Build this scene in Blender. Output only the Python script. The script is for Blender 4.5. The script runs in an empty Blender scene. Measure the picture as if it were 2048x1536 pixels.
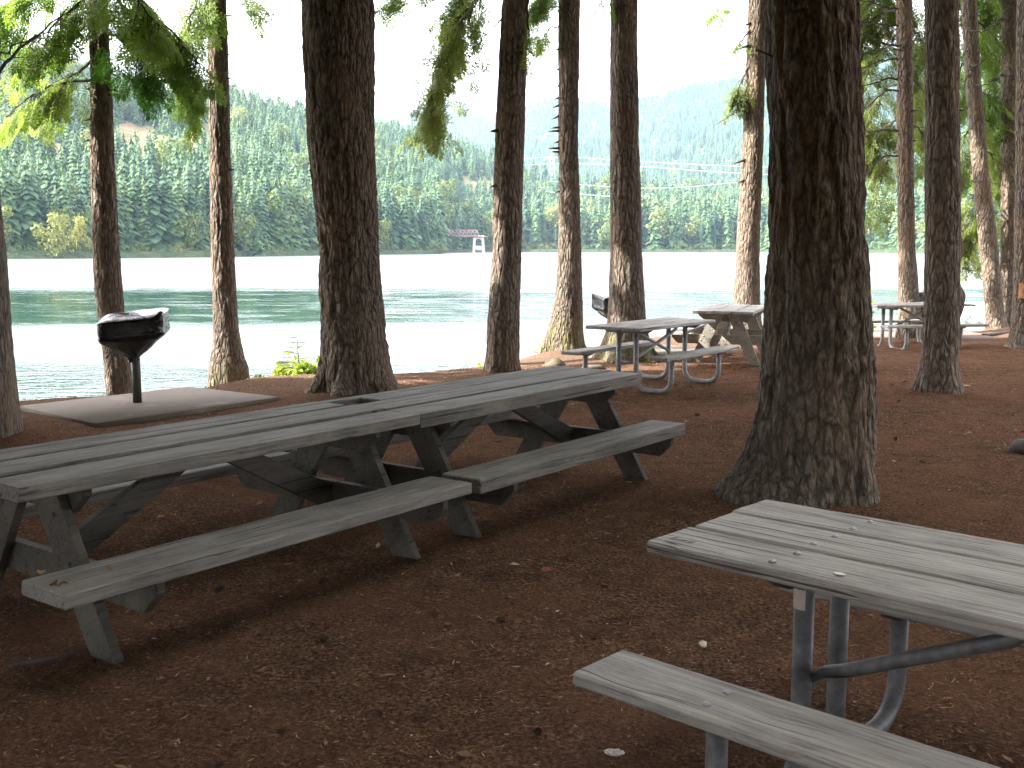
import bpy, math, random
import numpy as np
from mathutils import Vector
rng = np.random.default_rng(7); random.seed(7)
R = math.radians
scn = bpy.context.scene
COL = scn.collection

# ------------------------------------------------------------------ camera constants (2048 px wide photograph)
F, HC = 2160.0, 1.63
PITCH = math.atan((768-496)/F)

def at_depth(px, py, d):
    """world point on the sight line of a photo pixel at distance d in front of the camera"""
    c, s = math.cos(PITCH), math.sin(PITCH)
    a = (px-1024)/F; b = (768-py)/F
    y = c+b*s; z = -s+b*c; t = d/y
    return Vector((a*t, d, HC+z*t))
def at_ground(px, py, Z=0.0):
    c, s = math.cos(PITCH), math.sin(PITCH)
    a = (px-1024)/F; b = (768-py)/F
    y = c+b*s; z = -s+b*c; t = (Z-HC)/z
    return Vector((a*t, y*t, Z))

# ------------------------------------------------------------------ numpy noise
def _hash(i, j, k):
    n = (i.astype(np.int64)*374761393 + j.astype(np.int64)*668265263 + k.astype(np.int64)*2147483647 + 1013904223) & 0xffffffff
    n = ((n ^ (n >> 13))*1274126177) & 0xffffffff
    n = ((n ^ (n >> 16))*2246822519) & 0xffffffff
    return ((n ^ (n >> 15)) & 0xffffff)/float(0xffffff)
def vnoise(x, y, z=0.0):
    x = np.asarray(x, float); y = np.asarray(y, float)+0*x; z = np.asarray(z, float)+0*x
    i, j, k = np.floor(x), np.floor(y), np.floor(z)
    u, v, w = x-i, y-j, z-k
    u = u*u*(3-2*u); v = v*v*(3-2*v); w = w*w*(3-2*w)
    h = lambda a, b, c: _hash(i+a, j+b, k+c)
    l = lambda a, b, t: a+(b-a)*t
    return l(l(l(h(0,0,0), h(1,0,0), u), l(h(0,1,0), h(1,1,0), u), v),
             l(l(h(0,0,1), h(1,0,1), u), l(h(0,1,1), h(1,1,1), u), v), w)
def fbm(x, y, z=0.0, o=4):
    s = 0; a = 0.5; f = 1.0
    for q in range(o):
        s = s+a*vnoise(np.asarray(x)*f+q*17.3, np.asarray(y)*f+q*9.1, np.asarray(z)*f+q*5.7); a *= .5; f *= 2.03
    return s/(1-.5**o)

# ------------------------------------------------------------------ mesh helpers
class MB:
    def __init__(s): s.v = []; s.f = []; s.n = 0; s.att = []
    def add(s, V, Fc, att=0.0):
        V = np.asarray(V, float).reshape(-1, 3); Fc = np.asarray(Fc, int)
        if Fc.shape[1] == 3: Fc = np.concatenate([Fc, Fc[:, :1]*0-1-s.n], 1)
        s.v.append(V); s.f.append(Fc+s.n); s.att.append(np.full(len(V), att) if np.isscalar(att) else np.asarray(att)); s.n += len(V)
        return s
    def mesh(s, name, mat=None, smooth=True):
        V = np.concatenate(s.v); Fc = np.concatenate(s.f); me = bpy.data.meshes.new(name)
        tri = Fc[:, 3] < 0
        cnt = np.where(tri, 3, 4); idx = Fc[Fc >= 0] if tri.any() else Fc.ravel()
        me.vertices.add(len(V)); me.vertices.foreach_set('co', V.ravel())
        me.loops.add(len(idx)); me.loops.foreach_set('vertex_index', idx)
        me.polygons.add(len(Fc)); st = np.concatenate([[0], np.cumsum(cnt)[:-1]])
        me.polygons.foreach_set('loop_start', st)
        me.polygons.foreach_set('use_smooth', np.full(len(Fc), smooth))
        a = me.attributes.new('var', 'FLOAT', 'POINT'); a.data.foreach_set('value', np.concatenate(s.att))
        me.update(calc_edges=True); me.validate()
        if mat: me.materials.append(mat)
        return me
    def obj(s, name, mat, parent=None, smooth=True, loc=None):
        o = bpy.data.objects.new(name, s.mesh(name, mat, smooth)); COL.objects.link(o)
        if parent: o.parent = parent
        if loc is not None: o.location = loc
        return o

def tag(o, label=None, cat=None, group=None, kind=None):
    if label: o['label'] = label
    if cat: o['category'] = cat
    if group: o['group'] = group
    if kind: o['kind'] = kind
    return o
def empty(name, loc=(0,0,0), rz=0):
    o = bpy.data.objects.new(name, None); COL.objects.link(o); o.location = loc; o.rotation_euler = (0,0,rz)
    o.empty_display_size = .2
    return o
def children(o): return [c for c in bpy.data.objects if c.parent == o]
def copy_tree(o, parent=None):
    c = o.copy(); COL.objects.link(c); c.parent = parent
    for ch in children(o): copy_tree(ch, c)
    return c

def tube(mb, pts, rad, n=10, cap=True, att=0.0):
    P = np.array([list(p) for p in pts], float); m = len(P)
    rad = np.full(m, rad) if np.isscalar(rad) else np.asarray(rad, float)
    T = np.gradient(P, axis=0); T /= np.linalg.norm(T, axis=1)[:, None]+1e-12
    ref = np.array([0,0,1.]) if abs(T[0][2]) < .9 else np.array([1.,0,0])
    a = np.cross(T[0], ref); a /= np.linalg.norm(a)
    V = []
    th = np.arange(n)*2*math.pi/n
    for i in range(m):
        a = a-T[i]*(a@T[i]); a /= np.linalg.norm(a)+1e-12
        b = np.cross(T[i], a)
        V.append(P[i]+rad[i]*(np.cos(th)[:, None]*a+np.sin(th)[:, None]*b))
    V = np.concatenate(V); Fc = []
    i0 = np.arange(n); i1 = (i0+1) % n
    for r in range(m-1):
        Fc.append(np.stack([r*n+i0, r*n+i1, (r+1)*n+i1, (r+1)*n+i0], 1))
    if cap:
        V = np.concatenate([V, P[:1], P[-1:]]); c0, c1 = m*n, m*n+1
        Fc.append(np.stack([i1, i0, np.full(n, c0), np.full(n, -1)], 1))
        Fc.append(np.stack([(m-1)*n+i0, (m-1)*n+i1, np.full(n, c1), np.full(n, -1)], 1))
    Fc = np.concatenate(Fc); Fc = np.where(Fc < 0, -1-mb.n, Fc)
    mb.add(V, Fc, att)
def bend_path(pts, r, k=7):
    """polyline with rounded corners"""
    P = [np.array(p, float) for p in pts]; out = [P[0]]
    for i in range(1, len(P)-1):
        a = P[i-1]-P[i]; b = P[i+1]-P[i]; la, lb = np.linalg.norm(a), np.linalg.norm(b); a /= la; b /= lb
        rr = min(r, la*.49, lb*.49)
        p0, p2 = P[i]+a*rr, P[i]+b*rr
        for t in np.linspace(0, 1, k): out.append((1-t)**2*p0+2*t*(1-t)*P[i]+t*t*p2)
    out.append(P[-1]); return out

def plank(mb, x0, x1, y0, y1, z0, z1, bev=.006, nx=None, wob=.0025, att=None, seed=0, M=None, sag=0):
    """a weathered board along x: rounded arrises, slightly wavering edges, worn ends"""
    nx = nx or max(4, int((x1-x0)/.04)); att = random.random()*10 if att is None else att
    xs = np.concatenate([[x0, x0+bev], np.linspace(x0+.03, x1-.03, nx), [x1-bev, x1]])
    sec = []
    b = bev
    ny = 5
    top = [(y, z1) for y in np.linspace(y0+b, y1-b, ny)]
    sec = [(y0, z0+b), (y0, z1-b)]+top+[(y1, z1-b), (y1, z0+b), (y1-b, z0), (y0+b, z0)]
    S = np.array(sec); m = len(S); cy, cz = (y0+y1)/2, (z0+z1)/2
    V = []
    for i, x in enumerate(xs):
        sh = np.array([1-b/(y1-y0)*2, 1-b/(z1-z0)*2]) if i in (0, len(xs)-1) else np.ones(2)
        yy = cy+(S[:, 0]-cy)*sh[0]; zz = cz+(S[:, 1]-cz)*sh[1]
        w = (fbm(np.full(m, x*9+seed), S[:, 0]*30+att, S[:, 1]*40, 3)-.5)
        w2 = (fbm(np.full(m, x*2.2+seed), S[:, 0]*6+att, 3.3, 2)-.5)
        e = np.where((S[:, 0] <= y0+b) | (S[:, 0] >= y1-b), 1.0, .35)
        yy = yy+np.sign(S[:, 0]-cy)*w*wob*2*e; zz = zz+np.where(S[:, 1] > cz, 1, .3)*(w*wob*e+w2*wob*.8)
        if sag: zz = zz-sag*(1-((x-(x0+x1)/2)/((x1-x0)/2))**2)
        xx = np.full(m, x)
        if i < 2 or i >= len(xs)-2: xx = xx+(fbm(S[:, 0]*22+att, S[:, 1]*30, 1.7, 3)-.5)*wob*5
        V.append(np.stack([xx, yy, zz], 1))
    V = np.concatenate(V); i0 = np.arange(m); i1 = (i0+1) % m; Fc = []
    for r in range(len(xs)-1):
        Fc.append(np.stack([r*m+i0, (r+1)*m+i0, (r+1)*m+i1, r*m+i1], 1))
    L = (len(xs)-1)*m
    V = np.concatenate([V, [[x0, cy, cz]], [[x1, cy, cz]]])
    Fc.append(np.stack([i0, i1, np.full(m, len(V)-2), np.full(m, -1)], 1))
    Fc.append(np.stack([L+i1, L+i0, np.full(m, len(V)-1), np.full(m, -1)], 1))
    Fc = np.concatenate(Fc); Fc = np.where(Fc < 0, -1-mb.n, Fc)
    if M is not None: V = V@np.array(M)[:3, :3].T+np.array(M)[:3, 3]
    mb.add(V, Fc, att)
def prism(mb, poly, axis_o, eu, ev, ew, th, bev=.004, att=None):
    """polygon (u,v) extruded by th along ew, with small chamfers"""
    poly = np.array(poly, float); m = len(poly); c = poly.mean(0)
    d = poly-c; ln = np.linalg.norm(d, axis=1)[:, None]; inn = poly-d/ln*bev*1.4
    att = random.random()*10 if att is None else att
    o, eu, ev, ew = [np.array(a, float) for a in (axis_o, eu, ev, ew)]
    P = lambda q, w: o+q[:, :1]*eu+q[:, 1:]*ev+w*ew
    V = np.concatenate([P(inn, -th/2), P(poly, -th/2+bev), P(poly, th/2-bev), P(inn, th/2), P(c[None], -th/2), P(c[None], th/2)])
    i0 = np.arange(m); i1 = (i0+1) % m; Fc = []
    for r in range(3): Fc.append(np.stack([r*m+i0, r*m+i1, (r+1)*m+i1, (r+1)*m+i0], 1))
    Fc.append(np.stack([i1, i0, np.full(m, 4*m), np.full(m, -1)], 1)); Fc.append(np.stack([3*m+i0, 3*m+i1, np.full(m, 4*m+1), np.full(m, -1)], 1))
    Fc = np.concatenate(Fc); Fc = np.where(Fc < 0, -1-mb.n, Fc)
    mb.add(V, Fc, att)
def lump(mb, c, r, n=10, seed=0, rough=.25, sz=(1,1,1), att=0.0):
    th = np.linspace(0, math.pi, n); ph = np.arange(2*n)*math.pi/n
    T, Pp = np.meshgrid(th, ph, indexing='ij'); x = np.sin(T)*np.cos(Pp); y = np.sin(T)*np.sin(Pp); z = np.cos(T)
    k = 1+rough*2*(fbm(x*1.7+seed*3.1, y*1.7, z*1.7, 3)-.5)
    V = np.stack([x*k*sz[0]*r, y*k*sz[1]*r, z*k*sz[2]*r], -1).reshape(-1, 3)+np.array(c)
    m = 2*n; a = np.arange(m); b = (a+1) % m; Fc = [np.stack([i*m+a, (i+1)*m+a, (i+1)*m+b, i*m+b], 1) for i in range(n-1)]
    mb.add(V, np.concatenate(Fc), att)

# ------------------------------------------------------------------ materials
class NT:
    def __init__(s, name):
        s.m = bpy.data.materials.new(name); s.m.use_nodes = True; s.t = s.m.node_tree; s.t.nodes.clear()
        s.out = s.n('ShaderNodeOutputMaterial')
    def n(s, typ, ins=None, **kw):
        nd = s.t.nodes.new(typ)
        for k, v in kw.items(): setattr(nd, k, v)
        for k, v in (ins or {}).items():
            if hasattr(v, 'is_output') or isinstance(v, bpy.types.NodeSocket): s.t.links.new(v, nd.inputs[k])
            else: nd.inputs[k].default_value = v
        return nd
    def noise(s, vec, scale, detail=4, rough=.55, dist=0.0, dim='3D'):
        return s.n('ShaderNodeTexNoise', {'Vector': vec, 'Scale': scale, 'Detail': detail, 'Roughness': rough, 'Distortion': dist}, noise_dimensions=dim).outputs['Fac']
    def ramp(s, fac, stops, interp='LINEAR'):
        r = s.n('ShaderNodeValToRGB', {'Fac': fac}); e = r.color_ramp.elements; r.color_ramp.interpolation = interp
        while len(e) < len(stops): e.new(.5)
        for el, (p, c) in zip(e, stops):
            el.position = p; el.color = (*c, 1) if len(c) == 3 else c
        return r.outputs['Color']
    def f(s, op, a, b=0.0, c=None, clamp=False):
        ins = {0: a, 1: b}
        if c is not None: ins[2] = c
        return s.n('ShaderNodeMath', ins, operation=op, use_clamp=clamp).outputs[0]
    def mix(s, fac, a, b, mode='MIX'):
        nd = s.t.nodes.new('ShaderNodeMix'); nd.data_type = 'RGBA'; nd.blend_type = mode
        for k, v in ((0, fac), (6, a), (7, b)):
            if isinstance(v, bpy.types.NodeSocket): s.t.links.new(v, nd.inputs[k])
            else: nd.inputs[k].default_value = v if (k == 0 or len(v) == 4) else (*v, 1)
        return nd.outputs[2]
    def obj(s, scale=(1,1,1), off=None):
        o = s.n('ShaderNodeTexCoord').outputs['Object']
        if off is not None: o = s.n('ShaderNodeVectorMath', {0: o, 1: off}, operation='ADD').outputs[0]
        return s.n('ShaderNodeMapping', {'Vector': o, 'Scale': scale}).outputs[0]
    def bump(s, h, strength=.5, dist=.01, nrm=None):
        ins = {'Height': h, 'Strength': strength, 'Distance': dist}
        if nrm is not None: ins['Normal'] = nrm
        return s.n('ShaderNodeBump', ins).outputs[0]
    def principled(s, col, rough=.8, nrm=None, **kw):
        ins = {'Base Color': col if isinstance(col, bpy.types.NodeSocket) else (*col, 1), 'Roughness': rough}
        if nrm is not None: ins['Normal'] = nrm
        ins.update(kw)
        p = s.n('ShaderNodeBsdfPrincipled', ins); s.t.links.new(p.outputs[0], s.out.inputs[0]); return p

def wood_mat(name, light, dark, crack=(.02,.018,.016), green=0.0, rough=.72):
    t = NT(name)
    v = t.n('ShaderNodeAttribute', attribute_name='var').outputs['Fac']
    off = t.n('ShaderNodeCombineXYZ', {0: v, 1: t.f('MULTIPLY', v, 3.7), 2: t.f('MULTIPLY', v, 1.3)}).outputs[0]
    warp = t.noise(t.obj((1.3, 5, 5), off), 1.0, 3)
    kn = t.n('ShaderNodeTexVoronoi', {'Vector': t.obj((2.2, 6, 6), off), 'Scale': 1.0, 'Randomness': 1.0}).outputs['Distance']
    knot = t.n('ShaderNodeMapRange', {0: kn, 1: .04, 2: .30, 3: 1.0, 4: 0.0}).outputs[0]
    base = t.n('ShaderNodeTexCoord').outputs['Object']
    wv = t.n('ShaderNodeCombineXYZ', {0: 0.0, 1: t.f('ADD', t.f('MULTIPLY', warp, .045), t.f('MULTIPLY', knot, .02)), 2: t.f('MULTIPLY', warp, .03)}).outputs[0]
    p = t.n('ShaderNodeVectorMath', {0: base, 1: wv}, operation='ADD').outputs[0]
    p = t.n('ShaderNodeVectorMath', {0: p, 1: off}, operation='ADD').outputs[0]
    g1 = t.noise(t.n('ShaderNodeMapping', {'Vector': p, 'Scale': (1.6, 75, 75)}).outputs[0], 1.0, 4, .6)
    g2 = t.noise(t.n('ShaderNodeMapping', {'Vector': p, 'Scale': (5, 230, 230)}).outputs[0], 1.0, 3, .6)
    blot = t.noise(t.obj((2.5, 7, 7), off), 1.0, 5, .65)
    fine = t.f('ADD', t.f('MULTIPLY', g1, .65), t.f('MULTIPLY', g2, .35))
    c = t.ramp(fine, [(.36, dark), (.47, tuple(.45*a+.55*b for a, b in zip(dark, light))), (.58, light)])
    c = t.mix(t.n('ShaderNodeMapRange', {0: blot, 1: .35, 2: .7, 3: 0, 4: .75}).outputs[0], c, tuple(min(1, a*1.28) for a in light))
    dirt = t.noise(t.obj((1.1, 2.6, 2.6), off), 1.3, 6, .7)
    c = t.mix(t.n('ShaderNodeMapRange', {0: dirt, 1: .5, 2: .72, 3: 0, 4: .55}).outputs[0], c, tuple(a*.6 for a in dark))
    if green: c = t.mix(t.n('ShaderNodeMapRange', {0: t.noise(t.obj((2, 2, 2)), 1.7, 5), 1: .45, 2: .7, 3: 0, 4: green}).outputs[0], c, (.085, .10, .045))
    cr = t.noise(t.n('ShaderNodeMapping', {'Vector': p, 'Scale': (.9, 42, 42)}).outputs[0], 1.0, 2, .5)
    crk = t.n('ShaderNodeMapRange', {0: cr, 1: .33, 2: .37, 3: 1, 4: 0}).outputs[0]
    c = t.mix(t.f('MULTIPLY', crk, .75), c, crack)
    h = t.f('SUBTRACT', t.f('ADD', fine, t.f('MULTIPLY', blot, .4)), t.f('MULTIPLY', crk, .8))
    t.principled(c, rough, t.bump(h, .9, .008), **{'Specular IOR Level': .35})
    return t.m
def bark_mat(name, plate, furrow, moss=0.0, mossz=.6, sc=1.0, lichen=.25):
    t = NT(name)
    o = t.n('ShaderNodeTexCoord').outputs['Object']
    w = t.n('ShaderNodeTexNoise', {'Vector': t.obj((4, 4, 1.2)), 'Scale': 1.0, 'Detail': 3.0}).outputs['Color']
    w = t.n('ShaderNodeVectorMath', {0: w, 1: (.09, .09, .22)}, operation='MULTIPLY').outputs[0]
    p = t.n('ShaderNodeVectorMath', {0: o, 1: w}, operation='ADD').outputs[0]
    pm = t.n('ShaderNodeMapping', {'Vector': p, 'Scale': (17*sc, 17*sc, 4.6*sc)}).outputs[0]
    vo = t.n('ShaderNodeTexVoronoi', {'Vector': pm, 'Scale': 1.0}, feature='DISTANCE_TO_EDGE').outputs['Distance']
    v2 = t.n('ShaderNodeTexVoronoi', {'Vector': t.n('ShaderNodeMapping', {'Vector': p, 'Scale': (34*sc, 34*sc, 9*sc)}).outputs[0], 'Scale': 1.0}, feature='DISTANCE_TO_EDGE').outputs['Distance']
    pl = t.n('ShaderNodeMapRange', {0: vo, 1: 0.0, 2: .28, 3: 0, 4: 1}).outputs[0]
    p2 = t.n('ShaderNodeMapRange', {0: v2, 1: 0.0, 2: .3, 3: 0, 4: 1}).outputs[0]
    n1 = t.noise(t.obj((38, 38, 15)), 1.0, 7, .78)
    n2 = t.noise(t.obj((3, 3, 1.1)), 1.0, 5, .6)
    c = t.ramp(n1, [(.36, furrow), (.5, tuple((a+b)/2 for a, b in zip(plate, furrow))), (.64, plate)])
    c = t.mix(t.n('ShaderNodeMapRange', {0: pl, 1: 0, 2: .5, 3: .8, 4: 0}).outputs[0], c, furrow)
    c = t.mix(t.n('ShaderNodeMapRange', {0: n2, 1: .5, 2: .75, 3: 0, 4: .5}).outputs[0], c, tuple(a*b for a, b in zip(plate, (1.25, 1.05, .85))))
    li = t.noise(t.obj((9, 9, 6)), 1.6, 6, .7)
    c = t.mix(t.n('ShaderNodeMapRange', {0: li, 1: .62, 2: .72, 3: 0, 4: lichen}).outputs[0], c, (.16, .17, .14))
    if moss:
        z = t.n('ShaderNodeSeparateXYZ', {0: o}).outputs[2]
        m1 = t.n('ShaderNodeMapRange', {0: z, 1: mossz*.15, 2: mossz, 3: 1, 4: 0}).outputs[0]
        mm = t.f('MULTIPLY', m1, t.n('ShaderNodeMapRange', {0: t.noise(t.obj((4, 4, 2)), 1.5, 6, .65), 1: .42, 2: .6, 3: 0, 4: 1}).outputs[0])
        c = t.mix(t.f('MULTIPLY', mm, moss), c, (.13, .145, .025))
    h = t.f('ADD', t.f('ADD', t.f('MULTIPLY', pl, .6), t.f('MULTIPLY', p2, .25)), t.f('MULTIPLY', n1, .35))
    t.principled(c, .9, t.bump(h, 1.0, .045), **{'Specular IOR Level': .2})
    return t.m
def leaf_mat(name, c0, c1, c2, trans=.35, rnd=True, attmix=True):
    t = NT(name)
    r = t.n('ShaderNodeObjectInfo').outputs['Random']
    a = t.n('ShaderNodeAttribute', attribute_name='var').outputs['Fac']
    k = t.f('ADD', t.f('MULTIPLY', r, .55), t.f('MULTIPLY', a, .45)) if rnd else a
    c = t.ramp(k, [(.05, c0), (.5, c1), (.95, c2)])
    d = t.n('ShaderNodeBsdfPrincipled', {'Base Color': c, 'Roughness': .6, 'Specular IOR Level': .25}).outputs[0]
    tr = t.n('ShaderNodeBsdfTranslucent', {'Color': t.mix(1.0, c, (1.0, 1.1, .55), 'MULTIPLY')}).outputs[0]
    mx = t.n('ShaderNodeMixShader', {0: trans, 1: d, 2: tr}).outputs[0]
    t.t.links.new(mx, t.out.inputs[0]); return t.m
def plain(name, col, rough=.6, metal=0.0, nscale=0, namp=.3, bump=0.0, spec=.5):
    t = NT(name)
    c = (*col, 1); kw = {'Metallic': metal, 'Specular IOR Level': spec}; nr = None
    if nscale:
        n = t.noise(t.obj(), nscale, 5, .6)
        c = t.ramp(n, [(.3, tuple(a*(1-namp) for a in col)), (.7, tuple(min(1, a*(1+namp)) for a in col))])
        if bump: nr = t.bump(n, bump, .01)
    p = t.n('ShaderNodeBsdfPrincipled', {'Base Color': c, 'Roughness': rough, **kw})
    if nr is not None: t.t.links.new(nr, p.inputs['Normal'])
    t.t.links.new(p.outputs[0], t.out.inputs[0]); return t.m

M = {}
M['wood_silver'] = wood_mat('silvered_wood', (.355,.335,.312), (.088,.078,.068))
M['wood_dark'] = wood_mat('dark_weathered_wood', (.205,.190,.172), (.050,.044,.038))
M['wood_frame'] = wood_mat('frame_timber', (.082,.073,.060), (.028,.025,.020), green=.15)  # dark timber, deepened further to paint in the shade under the tables
M['wood_pale'] = wood_mat('pale_frame_timber', (.30,.275,.235), (.17,.155,.13), green=.2)
M['galv'] = plain('galvanised_pipe', (.125,.128,.13), .55, .2, 26, .35, .08)
M['galv_light'] = plain('galvanised_pipe_bright', (.24,.24,.235), .55, .2, 22, .25, .06)
M['iron'] = plain('dark_iron', (.05,.045,.04), .7, .3, 40, .4, .1)
M['bolt'] = plain('bolt_metal', (.32,.33,.35), .38, .8)
M['post_green'] = plain('green_painted_post', (.045,.05,.032), .5, 0, 18, .3)
def bag_mat():
    t = NT('black_plastic_bag')
    n = t.noise(t.obj((1, 1, 1.6)), 5.0, 5, .6, .8); n2 = t.noise(t.obj(), 16, 3)
    h = t.f('ADD', t.f('ABSOLUTE', t.f('SUBTRACT', n, .5)), t.f('MULTIPLY', n2, .12))
    t.principled((.006, .006, .007), .17, t.bump(h, .5, .04), **{'Specular IOR Level': .5}); return t.m
M['bag'] = bag_mat()
def concrete_mat():
    t = NT('concrete'); n = t.noise(t.obj(), 1.3, 6, .65); f = t.noise(t.obj(), 60, 5, .7); s = t.noise(t.obj(), 2.1, 4, .5)
    c = t.ramp(n, [(.3, (.115,.090,.070)), (.7, (.165,.130,.103))])
    c = t.mix(t.n('ShaderNodeMapRange', {0: f, 1: .5, 2: .75, 3: 0, 4: .5}).outputs[0], c, (.11,.085,.065))
    c = t.mix(t.n('ShaderNodeMapRange', {0: s, 1: .6, 2: .72, 3: 0, 4: .5}).outputs[0], c, (.30,.28,.25))
    t.principled(c, .92, t.bump(f, .35, .006)); return t.m
M['concrete'] = concrete_mat()
M['bark'] = bark_mat('bark', (.29,.235,.19), (.062,.049,.039))
M['bark_big'] = bark_mat('bark_coarse', (.29,.235,.188), (.058,.046,.036), sc=1.0, lichen=.35)
M['bark_moss'] = bark_mat('mossy_bark', (.25,.205,.165), (.055,.043,.034), moss=.6, mossz=.6)
M['bark_pale'] = bark_mat('pale_bark', (.27,.22,.178), (.085,.066,.051), sc=1.1)
M['twig'] = plain('twig_bark', (.06,.05,.042), .9, 0, 12, .4)
M['needles'] = leaf_mat('fir_needles', (.11,.17,.05), (.21,.30,.085), (.36,.43,.15), .6)
M['needles_olive'] = leaf_mat('olive_needles', (.10,.135,.05), (.19,.23,.085), (.31,.34,.15), .55)
M['needles_bright'] = leaf_mat('bright_needles', (.05,.13,.025), (.10,.24,.04), (.18,.33,.07), .55)
M['far_conifer'] = leaf_mat('far_conifer', (.022,.062,.044), (.062,.125,.064), (.13,.205,.08), .25)
M['far_leafy'] = leaf_mat('far_leafy', (.08,.12,.04), (.14,.18,.06), (.22,.23,.08), .35)
M['far_yellow'] = leaf_mat('far_yellow', (.12,.14,.04), (.19,.205,.06), (.28,.27,.08), .3)
M['shrub'] = leaf_mat('shrub_leaves', (.16,.26,.03), (.30,.40,.06), (.45,.50,.10), .6)
M['shrub_pale'] = leaf_mat('pale_young_needles', (.30,.32,.10), (.42,.43,.16), (.5,.5,.25), .6)
M['far_trunk'] = plain('far_trunk', (.10,.085,.07), .9)

# ------------------------------------------------------------------ shoreline and ground
SHORE = np.array([(-400,-60),(-60,-2),(-24,6.5),(-13,9.9),(-8,11.5),(-5.7,12.3),(-4.4,12.95),(-3.75,14.1),(-3.1,14.62),(-2.3,14.82),(-1.5,14.95),(-.5,16.1),(.3,17.7),(1.0,19.0),(2.2,20.6),(3.9,22.3),(6,22.8),(8,22.6),(9.4,22.0),(10.9,23.3),(20,27),(48,34),(400,90)], float)
def shore_sd(x, y):
    """signed distance to the shoreline: + on land, - over the lake"""
    x = np.asarray(x, float); y = np.asarray(y, float); best = np.full(x.shape, 1e9); sgn = np.ones(x.shape)
    ys = np.interp(x, SHORE[:, 0], SHORE[:, 1])
    for a, b in zip(SHORE[:-1], SHORE[1:]):
        d = b-a; t = np.clip(((x-a[0])*d[0]+(y-a[1])*d[1])/(d@d), 0, 1)
        best = np.minimum(best, np.hypot(x-a[0]-t*d[0], y-a[1]-t*d[1]))
    return np.where(y < ys, best, -best)
WATER_Z = -0.8
BASES = []   # (x, y, radius) of trunks, for little root mounds
def ground_z(x, y):
    x = np.asarray(x, float); y = np.asarray(y, float)
    sd = shore_sd(x, y)+(fbm(x*1.6, y*1.6, 2.2, 3)-.5)*.35
    z = (fbm(x*.55, y*.55, .3, 3)-.5)*.07+(fbm(x*4, y*4, 1.3, 3)-.5)*.022
    e = np.clip(sd/.9, -3, 1)
    bank = np.where(sd > .9, 0, -.62*np.clip((.9-sd)/1.7, 0, 1)**1.6-np.clip((-.6-sd)*.28, 0, 2.6))
    for (bx, by, br) in BASES:
        d = np.hypot(x-bx, y-by); z = z+.075*np.exp(-(d/(br*1.9))**2)
    return z+bank

def ground_mat():
    t = NT('needle_duff')
    o = t.n('ShaderNodeTexCoord').outputs['Object']
    big = t.noise(o, .8, 5, .6); mid = t.noise(o, 6, 5, .65); fine = t.noise(o, 55, 5, .75); v = t.noise(o, 130, 3, .7)
    c = t.ramp(fine, [(.34, (.028,.017,.012)), (.46, (.115,.066,.044)), (.57, (.235,.138,.090)), (.69, (.44,.31,.21))])
    c = t.mix(t.n('ShaderNodeMapRange', {0: mid, 1: .38, 2: .66, 3: 0, 4: .7}).outputs[0], c, (.066,.040,.028))
    c = t.mix(t.n('ShaderNodeMapRange', {0: big, 1: .42, 2: .66, 3: 0, 4: .65}).outputs[0], c, (.205,.108,.070))
    c = t.mix(t.n('ShaderNodeMapRange', {0: v, 1: .66, 2: .74, 3: 0, 4: .6}).outputs[0], c, (.26,.19,.13))
    # drier, trodden soil towards the water, painted paler for the light there
    a = t.n('ShaderNodeAttribute', attribute_name='var').outputs['Fac']
    dry = t.mix(t.f('MULTIPLY', fine, .9), (.10,.069,.052), (.25,.19,.145))
    c = t.mix(t.f('MULTIPLY', a, .8), c, dry)
    s = t.n('ShaderNodeTexVoronoi', {'Vector': o, 'Scale': 46.0}).outputs['Distance']
    h = t.f('ADD', t.f('ADD', t.f('MULTIPLY', mid, .8), fine), t.f('MULTIPLY', s, .5))
    t.principled(c, .95, t.bump(h, 1.0, .03), **{'Specular IOR Level': .0}); return t.m
M['duff'] = ground_mat()

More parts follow.
